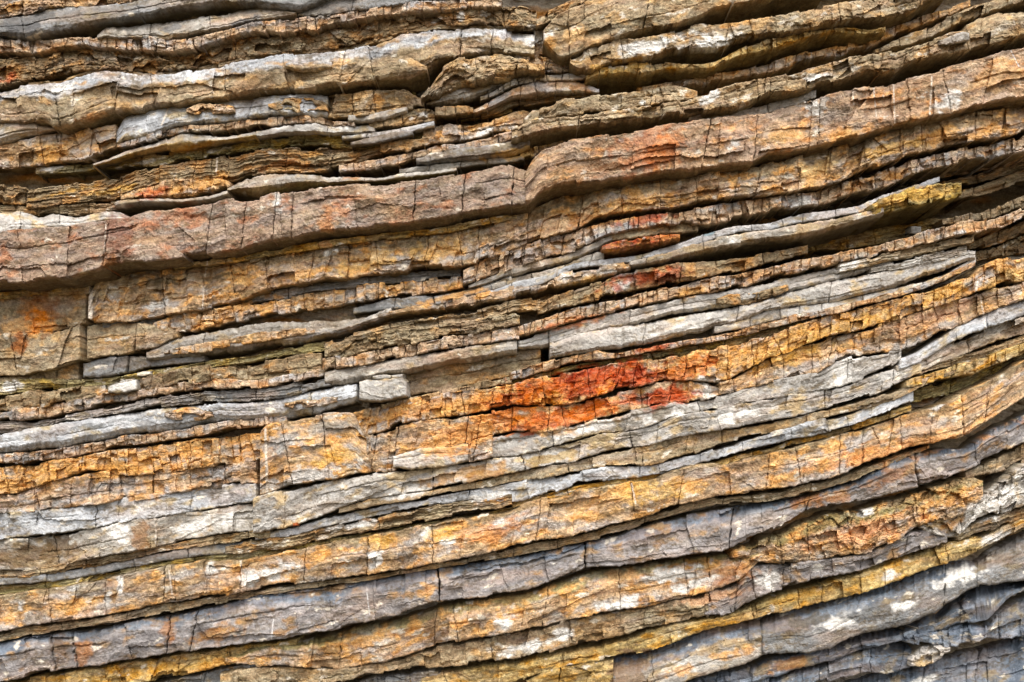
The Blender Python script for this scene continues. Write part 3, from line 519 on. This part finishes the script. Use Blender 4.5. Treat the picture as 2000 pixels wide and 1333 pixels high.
L("deep red lens overhanging in the centre", "1176,484,490 1200,474,489 1250,463,482 1290,460,477 1328,460,465", 1, 'red', 'brick', [1288], low=(.25, 2), rise=-.05, dark=.25)
L("slender grey strip left of the deep red lens", "905,573,578 950,560,570 1000,545,554 1060,532,545 1100,521,534 1140,503,516 1180,488,505", -5, 'grey', 'smooth', 60)
L("blue-grey ribbon winding through the centre", "950,572,577 1000,556,572 1060,541,553 1120,516,526 1180,509,519 1250,500,508 1300,486,497 1370,461,477 1420,446,457 1500,438,449 1550,423,437 1600,415,429 1680,404,415 1720,386,404 1760,372,388 1835,345,354", -4, 'blue', 'smooth', 80)
L("rusty yellow strip with white flecks, centre", "738,615,621 800,602,611 850,592,604 900,582,597 950,570,590 1000,557,581 1050,546,568 1120,530,555 1180,520,540 1232,511,524", -3, 'orange', 'block', [870, 938, 1035], low=(.2, 1.5), rise=0, pale=.24)
L("orange-tipped grey bed over the widest dark hollow", "1230,512,520 1300,496,512 1350,478,498 1400,466,490 1450,458,478 1500,451,470 1560,440,464 1620,430,450 1700,414,424 1726,404,418", "1230,0 1500,2 1720,2", 'grey', 'smooth', [1262, 1375], low=(.3, 3), rise=-.05, stain=.4, jo=.5)
L("ochre-yellow block jutting over the dark hollow, right", "1702,398,420 1740,381,416 1790,366,403 1850,360,391 1878,358,383", 2, 'olive', 'block', [1742, 1846], rise=-.05, stain=.5, dark=.2)
L("ochre ledge lying at the back of the dark hollow", "1390,514,530 1450,500,518 1500,484,502 1580,470,492 1650,460,486 1740,440,470 1800,432,460 1895,424,434", -22, 'ochre', 'lam', 90, dark=.4)
L("speckled tan seam below the rusty yellow strip, centre", "690,653,666 760,636,651 850,620,639 950,604,627 1000,590,612 1055,580,606", -5, 'tan', 'lam', 90, stain=.4)
L("rough tan bed left of the dark square notch", "634,672,722 652,665,706 700,655,690 780,643,676 850,636,662 900,630,656 950,623,648 1015,613,636", "630,-4 1010,-4", 'tan', 'rough', [735, 800, 900], dark=.3, band=(.3,'brown'))
L("peach brick strip left of the dark square notch", "630,706,726 660,697,719 720,690,710 780,679,698 850,664,685 900,656,677 950,649,670 1014,640,660", -3, 'brick', 'brick', [655, 690, 742, 765, 790, 815, 860, 905, 960], jo=.6)
L("red-brown blocks with bright white spots, centre", "1050,592,613 1090,578,600 1130,562,592 1180,546,580 1210,532,568 1260,526,564 1330,516,548 1400,511,538 1450,506,528 1500,497,515 1540,487,505 1578,482,498", -3, 'brown', 'block', [1070, 1092, 1180, 1240, 1330, 1490], jo=1.3, stain=.4, dark=.2)
L("row of rust-red bricks running from the notch to the right", "1008,642,655 1060,622,644 1100,611,631 1150,598,618 1220,583,604 1280,571,590 1310,563,581 1350,555,576 1400,543,566 1450,536,560 1500,526,543 1560,512,530 1640,496,513 1700,484,502 1760,468,485 1850,441,465 1890,433,456 1927,429,448", "1000,-2 1500,-3 1900,0", 'brick', 'brick', 27, rise=.1, stain=.5)
L("pale grey wavy band beneath the rust-red bricks", "1012,668,682 1060,653,678 1110,636,664 1170,621,647 1240,606,634 1290,595,620 1340,582,608 1400,572,602 1450,563,597 1500,553,584 1560,541,566 1620,530,552 1680,512,534 1740,502,516", -4, 'white', 'smooth', [1072, 1230, 1335], low=(.25, 2), stain=.16)
L("brown inset strip in the pale wavy band, centre right", "1402,585,592 1420,578,597 1460,572,594 1500,566,586 1540,556,566", -2.6, 'brown', 'rough', [1480], back=.1, stain=.4)
L("row of splintered slab ends beside the right recess", "1640,518,531 1720,500,514 1800,482,496 1870,466,480 1902,457,472", -2, 'tan', 'lam', [1830], low=(.2, 1))
L("second splintered slab end under the first", "1700,524,536 1760,511,526 1830,494,510 1888,481,498", -3, 'grey', 'lam', [1800])
L("large whitish lens in the centre with a blunt left end", "1074,672,698 1110,659,692 1140,651,689 1200,641,681 1270,632,669 1340,620,653 1400,608,639 1450,598,630 1500,586,607 1560,570,600 1620,552,592 1700,536,573 1760,524,556 1830,506,532 1905,490,506", "1070,-2 1500,-4 1900,-3", 'white', 'smooth', [1258, 1440, 1620], cham=(.2, 1.5), low=(.2, 2), jo=.6, stain=.22)
L("grey-white ribbon below the whitish lens, right", "1395,640,651 1450,629,642 1500,608,627 1560,601,617 1640,590,602 1720,572,583 1800,552,562 1850,536,546 1906,502,512", -5, 'white', 'smooth', 80)
L("thin rust-brown brick strip below the whitish lens", "996,729,744 1050,711,729 1100,697,712 1165,688,701 1200,692,699 1260,681,689 1300,673,681 1350,665,673 1400,658,666 1450,646,656 1500,632,642 1550,617,628 1640,600,611 1700,584,593 1760,569,578 1830,547,555 1905,510,517", -2, 'brick', 'brick', 40, stain=.55, dark=.3)
L("olive-yellow seam over the fiery orange bed", "990,744,752 1060,729,738 1130,713,722 1200,701,713 1250,692,708 1300,684,700 1400,668,682 1500,646,657 1560,630,638 1640,612,619", -7, 'olive', 'lam', 90, stain=.5)
L("white-grey squared stone wedged above the orange bed, centre left", "702,745,780 712,740,784 740,738,783 788,736,778 794,750,776", 5, 'white', 'smooth', [], name="wedged_stone", cat="stone", cham=(.25, 1.2), back=.16, pale=.24)
L("small grey sliver lying on the white-grey squared stone", "728,735,740 740,732,741 764,733,740 786,730,738", 4, 'white', 'smooth', [764], name="stone_sliver", cat="stone", back=.12)
L("fiery orange-red bed at the centre running to the right edge", "690,806,852 715,799,851 760,789,836 800,781,823 850,772,815 900,765,812 950,758,801 1000,749,790 1070,736,793 1110,729,786 1150,722,780 1200,713,763 1255,708,752 1300,700,742 1350,689,742 1400,681,746 1430,676,740 1500,658,700 1560,634,678 1620,616,660 1700,600,639 1750,584,624 1800,575,608 1850,558,592 1900,541,574 1925,518,565 1950,509,558 2000,500,545", "690,-3 1000,-1 1400,-2 2000,-2", 'orange', 'brick', [770, 822, 870, 905, 962, 1000, 1062, 1150, 1208, 1240, 1300, 1340, 1420, 1470, 1540, 1600, 1668, 1740, 1800, 1850, 1900, 1945], jo=1.1, stain=.55, rise=.3)
L("lower red-orange blocks above a pale grey band, centre", "960,806,852 1000,796,846 1060,797,843 1120,790,833 1150,786,822 1190,772,812 1240,760,799 1300,746,789 1345,744,786 1385,750,778 1405,760,770", -2.5, 'orange', 'block', [1000, 1072, 1100, 1162, 1252, 1310], jo=1.2)
L("peach cracked blocks below the orange bed, right", "1405,748,772 1440,738,764 1500,702,748 1560,680,734 1600,668,726 1640,657,706 1700,641,693 1760,624,684 1800,611,668 1850,594,646 1910,574,616 1960,562,600 2000,548,586", -3, 'orange', 'block', [1432, 1480, 1530, 1585, 1622, 1670, 1720, 1770, 1830, 1872, 1920], jo=1.2, stain=.4)
L("multicoloured weathered block with a white-veined left end", "508,850,966 516,836,964 560,821,948 600,813,942 650,808,936 690,806,926 712,852,922 724,856,921", 0, 'orange', 'massive', [560, 635], gap=1.2, jo=.5, pale=.3, stain=.5)
L("orange and pale grey lower block right of the multicoloured one", "716,855,921 760,840,919 800,828,916 860,819,911 905,816,903 940,812,897 962,810,890", -.5, 'orange', 'block', [730, 772, 910, 932], jo=.8, stain=.4)
L("pale grey bed under the red-orange blocks", "946,862,893 1000,847,890 1060,844,878 1120,834,862 1160,820,850 1200,811,843 1260,798,834 1300,789,818 1340,787,806 1380,780,799 1440,768,790 1500,750,779 1560,735,769 1600,728,763 1625,712,758 1660,701,749 1700,692,735 1740,685,716 1760,683,700", -2, 'white', 'massive', [1080, 1365, 1655], jo=.7, dark=.26, stain=.1)
L("blue-grey slab wedge near the right edge", "1756,705,722 1800,688,706 1850,652,672 1880,634,658 1930,611,640 2000,585,616", -2, 'blue', 'smooth', [1928], cham=(.3, 1.5))
L("grey-tan bed with curved veins at the right edge", "1750,716,740 1800,704,723 1850,676,702 1900,656,685 1950,633,666 2000,620,650", -3, 'grey', 'massive', [1890], stain=.3)
L("brown strip below the curved-vein bed, right edge", "1790,726,734 1850,706,716 1900,691,704 1950,675,690 2000,655,672", -4, 'brown', 'lam', 90)
L("orange knobbly strip over a black gap, right edge", "1770,746,758 1840,725,740 1870,716,736 1900,707,731 1940,694,713 2000,674,690", -1, 'ochre', 'brick', 44, rise=0)
L("dim recessed grey ledge under the knobbly orange strip", "1770,768,790 1850,745,772 1920,718,742 2000,690,712", -9, 'olive', 'lam', 100)

# --- left, lower middle
L("olive-tan laminae above the brown band, left", "0,750,771 50,743,766 150,743,757 220,740,752 290,726,739 400,709,723 500,696,706 560,682,694 636,668,684", -6, 'olive', 'lam', 120, pale=.2)
L("brown band with a pale squared chip, left", "0,779,804 60,766,801 150,758,784 205,751,770 270,741,768 300,731,764 350,723,750 420,713,741 500,710,744 560,700,734 600,692,728 628,692,722", -4, 'brown', 'block', [80, 210, 272, 295, 410], stain=.3)
L("strip of blue-grey and orange bricks, left", "0,804,820 40,800,820 75,794,816 130,785,806 210,769,788 260,765,780 330,753,768 380,746,763 440,741,759 500,746,758 540,738,752 600,728,740 632,722,732", -3, 'brick', 'brick', [30, 76, 90, 120, 162, 200, 232, 268, 300, 360, 440, 505, 545, 580], stain=.28)
L("pair of thin grey ribbons above the blue-grey lens, left", "0,824,848 75,826,836 150,809,820 250,791,802 340,771,792 400,766,785 500,762,782 560,755,776 600,748,762 645,742,752", -4, 'slate', 'lam', 140)
L("long blue-grey lens with a smooth face, left", "0,851,884 60,839,880 120,829,873 200,816,858 280,806,846 330,797,842 370,793,834 430,791,822 500,788,820 560,776,818 620,766,806 660,758,798 696,752,784", -2, 'blue', 'smooth', [610], cham=(.2, 1.5), low=(.3, 3), pale=.26)
L("eye-shaped orange nodule in the blue-grey lens", "321,808,812 340,800,820 370,795,823 395,797,820 412,805,812", -.6, 'orange', 'rough', [], name="nodule", cat="nodule", back=.06, pale=.3)
L("speckled orange nodule at the right tip of the blue-grey lens", "556,790,794 580,783,799 610,779,798 640,776,790 657,778,783", -.6, 'orange', 'rough', [], name="nodule", cat="nodule", back=.06)
L("grey-brown ramp right of the wedged squared stone", "786,722,775 830,716,768 880,706,762 930,698,752 990,690,738 1056,682,724", -9, 'brown', 'smooth', [], stain=.3)
L("grey rounded band passing above the wedged squared stone", "634,728,756 680,716,750 740,708,738 800,698,728 860,688,716 930,676,704 1010,664,690", -3, 'grey', 'smooth', [], low=(.3, 3), cham=(.2, 1.5), rise=.1)
L("thin yellow-edged brick seam leading into the orange bed", "745,792,799 800,778,786 850,768,777 900,756,767 950,744,757 1000,738,748", -4, 'tan', 'brick', 30)
L("thin line of orange bricks under the blue-grey lens, left", "0,888,907 50,885,905 100,880,897 150,872,889 200,861,880 250,852,870 300,848,862 380,836,852 440,824,840 500,818,832 560,812,822", -2.5, 'brick', 'brick', 30, rise=.3)
L("bright orange cracked bed at the left edge", "0,913,966 40,909,963 75,905,950 110,902,940 150,896,926 165,893,920 200,886,917 225,882,925 260,879,930 320,869,926 370,863,917 430,857,910 470,852,905 514,848,894", -3, 'orange', 'brick', [15, 48, 95, 160, 205, 245, 300, 345, 372, 430, 470], jo=.8, stain=.6)
L("peach and brown bed directly under the bright orange one, left", "0,967,1003 40,964,1000 75,951,998 110,941,995 155,929,988 200,921,982 260,931,970 320,927,964 370,918,960 430,911,951 470,906,946 503,896,944", -3.5, 'brick', 'block', [75, 180, 236, 300, 372, 440], jo=.9, dark=.3)
L("pale grey bed with brown mottling, left", "0,1003,1052 50,1001,1046 110,996,1040 180,988,1030 235,975,1020 300,966,1011 370,960,1001 440,949,987 500,946,977", -2.5, 'blue', 'massive', [188, 232, 372], dark=.3)
L("brown-to-white face split by a white vein, left", "0,1056,1114 60,1052,1113 110,1046,1106 150,1040,1096 200,1030,1086 260,1017,1076 304,1013,1068 330,1009,1061 400,1000,1050 440,994,1041 500,984,1036", -2, 'grey', 'massive', [112, 305], gap=1.2, pale=.3, stain=.3)
L("thin brown-white strip below the split face, left", "0,1117,1130 60,1114,1126 130,1100,1117 200,1087,1103 280,1073,1086 304,1069,1078 380,1055,1067 440,1046,1060 528,1036,1049", -3, 'brown', 'lam', 90, pale=.3)
L("thin grey strip above the long orange-tan bed, left", "0,1132,1142 60,1127,1139 120,1118,1132 200,1105,1118 290,1086,1101 320,1080,1095 400,1068,1084 470,1060,1077 540,1052,1066", -3.5, 'slate', 'smooth', 110)
L("mossy olive seam on top of the long orange-tan bed", "0,1146,1164 60,1141,1158 120,1134,1150 210,1120,1132 300,1102,1111 400,1086,1099 500,1076,1088 560,1070,1080 640,1056,1066 700,1046,1056 760,1036,1044 850,1020,1028 950,1004,1010 1000,992,998", -5, 'olive', 'lam', 150)
L("white-grey bed with an orange-brown right half, centre", "494,977,1043 520,968,1040 560,959,1028 620,946,1009 665,938,990 720,929,974 800,918,963 850,913,956 910,904,945 960,897,932 1000,892,921 1060,881,911 1120,866,902 1170,851,884 1230,843,873 1270,834,869 1310,818,857 1370,803,845 1440,793,834 1500,782,822 1560,770,812 1620,761,796 1680,744,781 1740,721,757 1800,708,728", "490,1 900,-1 1400,-1 1800,-2", 'white', 'massive', [846, 1022, 1232, 1610, 1745], gap=1.4, jo=.5, stain=.3)
L("pale brown lens strip below the white-grey bed, centre", "662,994,1001 720,977,990 800,966,976 860,957,966 950,939,951 1000,927,939 1060,914,934 1120,905,920 1190,887,912 1240,876,907 1262,872,912 1300,861,901 1340,850,890 1410,843,866 1470,836,851 1500,830,845 1560,817,829 1620,802,813 1700,782,796 1750,764,781 1800,742,756 1850,726,737 1885,714,722", -1.5, 'tan', 'massive', [845, 1110, 1255, 1340, 1410, 1620], jo=.6, pale=.24, stain=.3)
L("grey-white strip above the yellow seam", "498,1047,1054 580,1031,1044 640,1013,1029 700,1000,1014 760,988,1002 850,974,986 920,961,974 1000,944,982 1060,934,966 1120,922,950 1200,913,936 1250,914,931 1300,905,922 1370,886,905 1440,866,886 1500,848,870 1545,836,857 1600,821,846 1650,812,836 1700,792,816 1750,772,797 1784,768,783", -2, 'blue', 'massive', [915, 1250, 1545, 1655], jo=.5, dark=.26, pale=.3)
L("brown strip with white flakes, lower centre left", "440,1070,1080 496,1056,1080 560,1046,1070 640,1031,1053 700,1018,1041 760,1005,1030 850,990,1014 920,978,1000 1000,966,988", -2.5, 'brown', 'lam', [620, 740], pale=.34)
L("bright yellow seam above the long orange-tan bed", "1000,983,993 1060,968,977 1150,947,958 1230,935,944 1330,919,926 1400,903,911 1500,877,888 1560,856,866 1640,840,848 1700,820,829 1780,791,802", -4, 'ochre', 'lam', 130, stain=.6)
L("long orange-tan bed spotted white, sweeping up to the right edge", "0,1166,1234 50,1159,1222 110,1151,1215 180,1139,1206 240,1127,1195 310,1111,1180 370,1102,1170 430,1096,1163 500,1089,1152 570,1078,1140 650,1060,1130 720,1048,1122 800,1033,1108 860,1022,1097 930,1010,1085 1000,994,1068 1060,975,1056 1110,965,1048 1150,958,1036 1200,949,1020 1260,938,1010 1310,924,990 1350,914,978 1400,907,968 1450,899,964 1500,888,958 1560,876,947 1600,863,936 1650,850,925 1690,840,904 1740,822,885 1790,808,869 1840,795,860 1880,772,852 1920,752,828 1960,731,803 2000,708,775", "0,0 500,1 1000,1 1500,0 2000,0", 'orange', 'massive', [97, 205, 322, 340, 470, 595, 718, 845, 1052, 1236, 1330, 1500, 1560, 1640, 1685, 1760, 1820, 1880, 1930], gap=1.4, jo=.8, stain=.4, pale=.2, band=(.14,'brown'))
L("thin dark strip under the long orange-tan bed", "0,1238,1254 50,1227,1241 120,1219,1230 200,1209,1219 300,1185,1201 400,1171,1184 500,1156,1166 600,1141,1149 680,1131,1139 740,1125,1130 800,1112,1118 900,1095,1102 1000,1074,1086 1070,1059,1072 1130,1049,1060 1190,1030,1046 1240,1018,1029 1290,1001,1013 1340,986,998 1400,974,984 1500,966,978 1560,952,966 1640,935,947 1700,912,924 1760,890,898 1815,870,874", -3, 'tan', 'lam', 120, dark=.34)
L("big mauve-grey bed running along the bottom to the right edge", "0,1258,1329 50,1246,1321 108,1240,1308 150,1238,1304 200,1231,1298 260,1217,1288 330,1206,1275 370,1199,1270 430,1187,1262 500,1168,1252 560,1160,1244 650,1145,1230 700,1136,1218 760,1126,1203 800,1121,1193 858,1113,1174 900,1106,1169 1000,1090,1161 1050,1080,1149 1100,1071,1128 1145,1062,1108 1220,1046,1105 1270,1026,1095 1330,1010,1083 1380,1001,1078 1428,992,1071 1440,990,1062 1500,984,1040 1540,976,1018 1575,970,997 1615,958,988 1665,944,984 1715,915,970 1765,888,954 1826,882,943 1885,880,918 1940,842,892 2000,808,863", "0,2 850,2 870,0 1140,0 1150,2.5 1425,2.5 1435,-2 2000,-1", 'mauve', 'massive', [104, 146, 330, 378, 857, 1142, 1428, 1578, 1790], gap=3, jo=.8, cham=(.3, 6), pale=.2, band=(.24,'bluestone'))  # upper band painted blue for sky light on the sloping top
L("golden-ochre bed below the mauve one, bottom left", "0,1340,1380 60,1326,1362 150,1313,1350 250,1297,1338 330,1284,1322 400,1273,1310 450,1265,1296 530,1256,1272 580,1250,1258", -3, 'ochre', 'block', [130, 302, 350, 450], stain=.5, jo=.8)
L("dark grey stone filling the bottom left edge", "255,1350,1372 330,1330,1372 400,1316,1370 460,1302,1370 520,1294,1365", -5, 'slate', 'massive', [395])
L("variegated orange, white and grey bed, bottom centre", "440,1284,1294 505,1264,1302 560,1256,1299 610,1250,1302 660,1236,1306 700,1226,1299 760,1213,1290 800,1203,1276 850,1189,1261 900,1180,1250 960,1172,1240 1000,1166,1233 1060,1152,1222 1120,1132,1208 1160,1118,1200 1250,1108,1186 1330,1094,1167 1400,1086,1152 1450,1082,1136 1480,1080,1102 1492,1082,1090", -1, 'orange', 'massive', [610, 665, 850, 890, 1065, 1210, 1340, 1385], jo=1.0, stain=.45, pale=.34, cham=(.3, 5), band=(.25,'olive'))
L("grey-brown step under the variegated bed, bottom centre", "430,1318,1370 505,1306,1364 600,1308,1350 660,1310,1334 720,1300,1318 780,1292,1311 850,1264,1302 920,1252,1296 1000,1238,1288 1060,1226,1278 1110,1213,1262 1200,1198,1244 1260,1189,1226 1330,1173,1212 1375,1164,1207 1384,1160,1206", -2, 'tan', 'block', [700, 960, 1115], stain=.2, dark=.3)
L("grey angular blocks stepping up, lower right centre", "1376,1160,1206 1410,1152,1203 1438,1145,1192 1450,1128,1180 1470,1110,1170 1500,1104,1159 1550,1102,1142 1610,1096,1128 1670,1088,1116 1700,1083,1106 1745,1062,1090 1780,1044,1080 1830,1030,1066 1850,1036,1056", -1, 'mauve', 'block', [1438, 1472, 1530, 1680, 1770], jo=1.4)
L("rough orange bed with a blunt right end, lower right", "1430,1076,1090 1500,1052,1098 1560,1028,1100 1630,1005,1088 1700,990,1080 1760,976,1052 1800,962,1024 1850,946,1014 1895,930,1000 1920,942,968", 0, 'orange', 'rough', [1526, 1578, 1660, 1790], stain=.36, dark=.34, cham=(.35, 4), jo=1, band=(.3,'olive'))
L("dim tan bed behind the blunt-ended orange one, right edge", "1885,926,934 1940,898,926 2000,868,906", -4, 'tan', 'block', [1945], dark=.34)
L("white-crusted grey bed at the right edge", "1795,1022,1032 1850,1014,1050 1870,1004,1046 1900,990,1018 1925,966,1008 1960,937,1000 2000,908,988", -1, 'white', 'rough', [1876, 1925], dark=.3)
L("thin brown ledge at the right edge above the olive-yellow bed", "1868,1044,1054 1920,1016,1042 2000,992,1012", -3, 'brown', 'lam', [])
L("olive-yellow bed descending to the bottom centre", "800,1326,1352 870,1313,1345 930,1303,1341 1000,1295,1336 1050,1287,1316 1110,1270,1299 1180,1259,1286 1250,1240,1274 1300,1222,1259 1340,1214,1243 1400,1206,1222 1450,1192,1216 1500,1165,1202 1560,1151,1188 1640,1131,1170 1700,1113,1152 1760,1092,1131 1820,1072,1108 1870,1057,1094 1920,1045,1076 2000,1012,1032", -3, 'ochre', 'massive', [870, 1100, 1470, 1560, 1605, 1680], jo=.8, dark=.34, cham=(.2, 3), stain=.3)
L("yellow-tan rounded stone at the bottom edge, centre right", "1030,1334,1370 1070,1314,1370 1120,1300,1368 1160,1289,1366 1198,1283,1364", -1, 'ochre', 'massive', [1090], pale=.3)
L("broad grey-orange slab with a blunt right end, bottom", "1198,1286,1372 1240,1278,1366 1290,1264,1350 1340,1242,1330 1400,1222,1313 1440,1216,1299 1478,1212,1286 1494,1222,1276", 1, 'grey', 'smooth', [1275], cham=(.45, 12), stain=.3, pale=.24, band=(.4,'bluestone'))  # blue upper band paints sky light onto the slab top
L("large grey slab spotted with white lichen, lower right", "1490,1208,1280 1540,1192,1273 1580,1184,1276 1620,1171,1266 1650,1161,1248 1700,1146,1234 1760,1130,1221 1830,1106,1196 1850,1101,1178 1890,1098,1152 1912,1102,1144", 3, 'slate', 'smooth', [1845], cham=(.48, 14), dark=.24, band=(.42,'bluestone'))  # sky-lit top painted in as a bluer upper band
L("brown-grey slab right of the lichen-spotted one, right edge", "1908,1100,1142 1940,1076,1143 2000,1042,1138", 2, 'slate', 'smooth', [], cham=(.5, 12), stain=.26)
L("blue-grey slab sloping under the lichen-spotted one, right", "1560,1278,1302 1620,1268,1290 1680,1243,1270 1760,1226,1252 1830,1200,1232 1860,1172,1222 1900,1150,1214 1930,1145,1208 1975,1144,1164 2000,1142,1152", 0, 'bluestone', 'massive', [1790, 1905], cham=(.5, 9), pale=.22)
L("orange-patched slab at the bottom right", "1470,1306,1334 1500,1290,1326 1540,1279,1312 1600,1272,1294 1645,1264,1282", 0, 'bluestone', 'smooth', [], cham=(.4, 4), stain=.4)
L("splintered blue-grey shelf at the bottom right", "1490,1336,1362 1560,1306,1345 1640,1286,1324 1700,1268,1312 1745,1256,1312 1790,1262,1300 1840,1270,1284", 2, 'bluestone', 'massive', [1600, 1700], cham=(.6, 9), pale=.3, jo=1.2)
L("bright white stone lying at the bottom right", "1780,1278,1300 1800,1262,1302 1830,1256,1290 1856,1262,1274", 5, 'white', 'rough', [], name="white_stone", cat="stone", cham=(.4, 3), pale=.6, back=.12)
L("small grey stones heaped beneath the blue-grey slab, right", "1770,1238,1252 1820,1228,1264 1860,1222,1264 1900,1218,1258 1928,1226,1242", 2, 'bluestone', 'block', [1840, 1880], cham=(.4, 4), pale=.24)
L("grey rounded stone against the right edge near the bottom", "1924,1228,1246 1945,1204,1249 1970,1186,1248 2000,1172,1240", 1, 'bluestone', 'massive', [1950], cham=(.4, 5), pale=.2)
L("blue-grey apron of rock in the bottom right corner", "1620,1340,1384 1680,1326,1382 1780,1306,1380 1850,1286,1378 1900,1272,1376 1950,1260,1372 2000,1242,1370", 4, 'bluestone', 'massive', [1800, 1905], cham=(.7, 14), pale=.2)

# --- recess at the right
L("tan-grey ledge at the back of the right-hand recess", "1840,384,396 1880,374,386 1930,360,378 2000,332,354", -14, 'brown', 'lam', [1900])
L("pale brick ledge in the right-hand recess", "1840,428,438 1880,420,434 1940,408,426 2000,384,404", -15, 'tan', 'brick', 40)
L("orange-grey brick end right of the rust-red row", "1926,432,448 1960,424,442 2000,406,424", -6, 'brick', 'brick', [1945, 1968])
L("grey slab deep in the right-hand recess", "1890,474,492 1940,458,478 2000,432,456", -20, 'brown', 'rough', [])
L("second dim grey slab low in the right-hand recess", "1900,496,512 1950,482,502 2000,462,494", -22, 'brown', 'rough', [1962])
L("dark brown shelf under the right end of the reddish bricks", "1780,345,352 1850,332,346 1920,316,334 2000,302,318", -18, 'brown', 'lam', 90)
L("dark slab above the ochre-yellow block, right", "1840,356,366 1890,346,360 1950,330,346 2000,316,330", -17, 'brown', 'lam', [1910])

# --- small fillers and loose pieces
L("yellow-olive lamina lying on the long orange broken bed", "340,518,524 450,503,513 560,484,494 700,463,473 850,448,458 940,431,440 1010,418,426", -3, 'ochre', 'lam', 120, stain=.6)
L("dark slab under the blunt-ended grey-orange slab, bottom edge", "1320,1344,1374 1400,1318,1372 1460,1304,1368 1502,1294,1364", -3, 'bluestone', 'block', [1420], cham=(.3, 3))
L("dark shelf at the bottom edge left of the olive-yellow bed", "600,1356,1380 680,1334,1378 760,1320,1376 830,1312,1374 880,1318,1372", -6, 'slate', 'block', [740])
L("small pale squared pebble resting on the ochre ledge", "1779,442,457 1789,440,458 1799,442,456", -10, 'white', 'smooth', [], name="pebble", cat="pebble", back=.05, pale=.1)
L("tiny rust-red bead of stone on a thin strip, lower left", "572,1023,1027 577,1020,1030 582,1022,1027", 1.5, 'red', 'smooth', [], name="pebble", cat="pebble", back=.03)
L("small white chip lying above the brown band, left", "268,731,734 278,725,735 288,724,733 294,727,730", -3, 'white', 'smooth', [], name="pebble", cat="pebble", back=.04, pale=.5)
L("angular red-brown block jutting from the thick red-brown layer, left", "220,494,513 245,477,511 300,470,508 340,473,504 357,494,501", 8, 'purple', 'massive', [], back=.12, stain=.15, rise=0)
L("rounded tan lump jutting from the thick tan-grey layer, upper centre", "733,142,157 760,119,159 800,112,158 834,130,142", 8, 'tan', 'massive', [], back=.12, low=(.25, 3), rise=0, stain=.12)
L("small log-shaped tan swelling on the thick tan-grey layer", "558,124,133 580,118,141 620,116,140 648,122,136", 6.5, 'tan', 'smooth', [], back=.1, low=(.4, 2), band=(.35, 'blue'))
L("pale smooth grey lens in the lower orange block, centre", "768,894,914 790,884,915 830,873,914 880,874,909 914,868,901", 2.2, 'white', 'smooth', [], back=.1, stain=.1)
L("white squared chip in the brown band, left", "211,757,767 226,748,768 268,741,762", -1.6, 'white', 'smooth', [], name="stone_chip", cat="stone", back=.06, pale=.5)
L("pale green-white flake on the long tan layer, upper right", "1836,80,88 1852,71,86 1885,62,80 1893,67,77", 9.5, 'white', 'smooth', [], name="stone_chip", cat="stone", back=.06, stain=.05)

# ------------------------------------------------------------------ the body of the cliff behind the beds, and the beach
def cliff():
    xs = np.arange(-1500, 3501, 10.0); ys = np.arange(-900, 1601, 5.0)
    gx, gy = np.meshgrid(xs, ys)
    q = gy + .14 * (gx - 1000) + 24 * fbm(gx / 500, gy / 400, 3, 3)
    edge = np.maximum.reduce([sst(-60, -170, gx), sst(2060, 2180, gx), sst(-10, -70, gy), sst(1345, 1400, gy)])
    l1 = fbm(gx / 600, q / 26, 5, 3); l2 = fbm(gx / 40, q / 9, 6, 4, .6)
    f1, f2, r1, r2, r3, ox, oy = vor((gx + 8 * l2) / 90, q / 30, 9)
    rel = 7 * l1 + 1.6 * l2 + 3 * (2 * r1 - 1) - 3 * (1 - sst(0, .12, f2 - f1))
    def pit(cx, cy, rx, ry): return np.exp(-(((gx - cx) / rx) ** 2 + ((gy - cy + .24 * (gx - cx)) / ry) ** 2))
    deep = np.clip(1.5 * (pit(1560, 480, 260, 46) + pit(1900, 420, 160, 110) + pit(1040, 700, 60, 30)), 0, 1)
    dep = (-15.5 - 20 * deep + edge * 12 + rel * (.3 + .7 * edge)) / 100
    x, y, z = world_pt(gx, gy, dep)
    z = np.maximum(z, -.05)
    k = sst(-.4, .5, l1 + .5 * l2)[..., None]; s = sst(.1, .6, fbm(gx / 160, q / 30, 8, 4))[..., None]
    col = lin((150, 130, 98)) * (1 - k) + lin((170, 158, 142)) * k
    col = (col * (1 - s) + lin((196, 140, 76)) * s) * (1 + .25 * l2)[..., None] * .8
    me = grid_mesh("cliff", np.stack([x, y, z], -1).reshape(-1, 3), np.clip(col.reshape(-1, 3), .01, .8), gx.shape[0], gx.shape[1], 'sandstone')
    o = bpy.data.objects.new("cliff", me); link(o); o["kind"] = "structure"; o["label"] = "layered rock body of the cliff behind the beds"

def ground():
    xs = np.linspace(-40, 40, 161); ys = np.linspace(1.2, -60, 141)
    gx, gy = np.meshgrid(xs, ys)
    z = .05 * fbm(gx / 1.5, gy / 1.5, 4, 4) - .04
    z = z[::-1]; gy = gy[::-1]; gx = gx[::-1]
    col = lin((104, 93, 74)) * (1 + .15 * fbm(gx / .8, gy / .8, 5, 3))[..., None]
    P = np.stack([gx, gy, z], -1)[::-1].reshape(-1, 3)
    me = grid_mesh("ground", P, np.clip(col.reshape(-1, 3), .02, .8), gx.shape[0], gx.shape[1], 'sandstone')
    o = bpy.data.objects.new("ground", me); link(o); o["kind"] = "structure"; o["label"] = "dark wet shingle beach in front of the cliff"

cliff(); ground()
print("layers", LAYERS, "stones", STONES, "tris", sum(len(o.data.polygons) * 2 for o in scene.objects if o.type == 'MESH'))
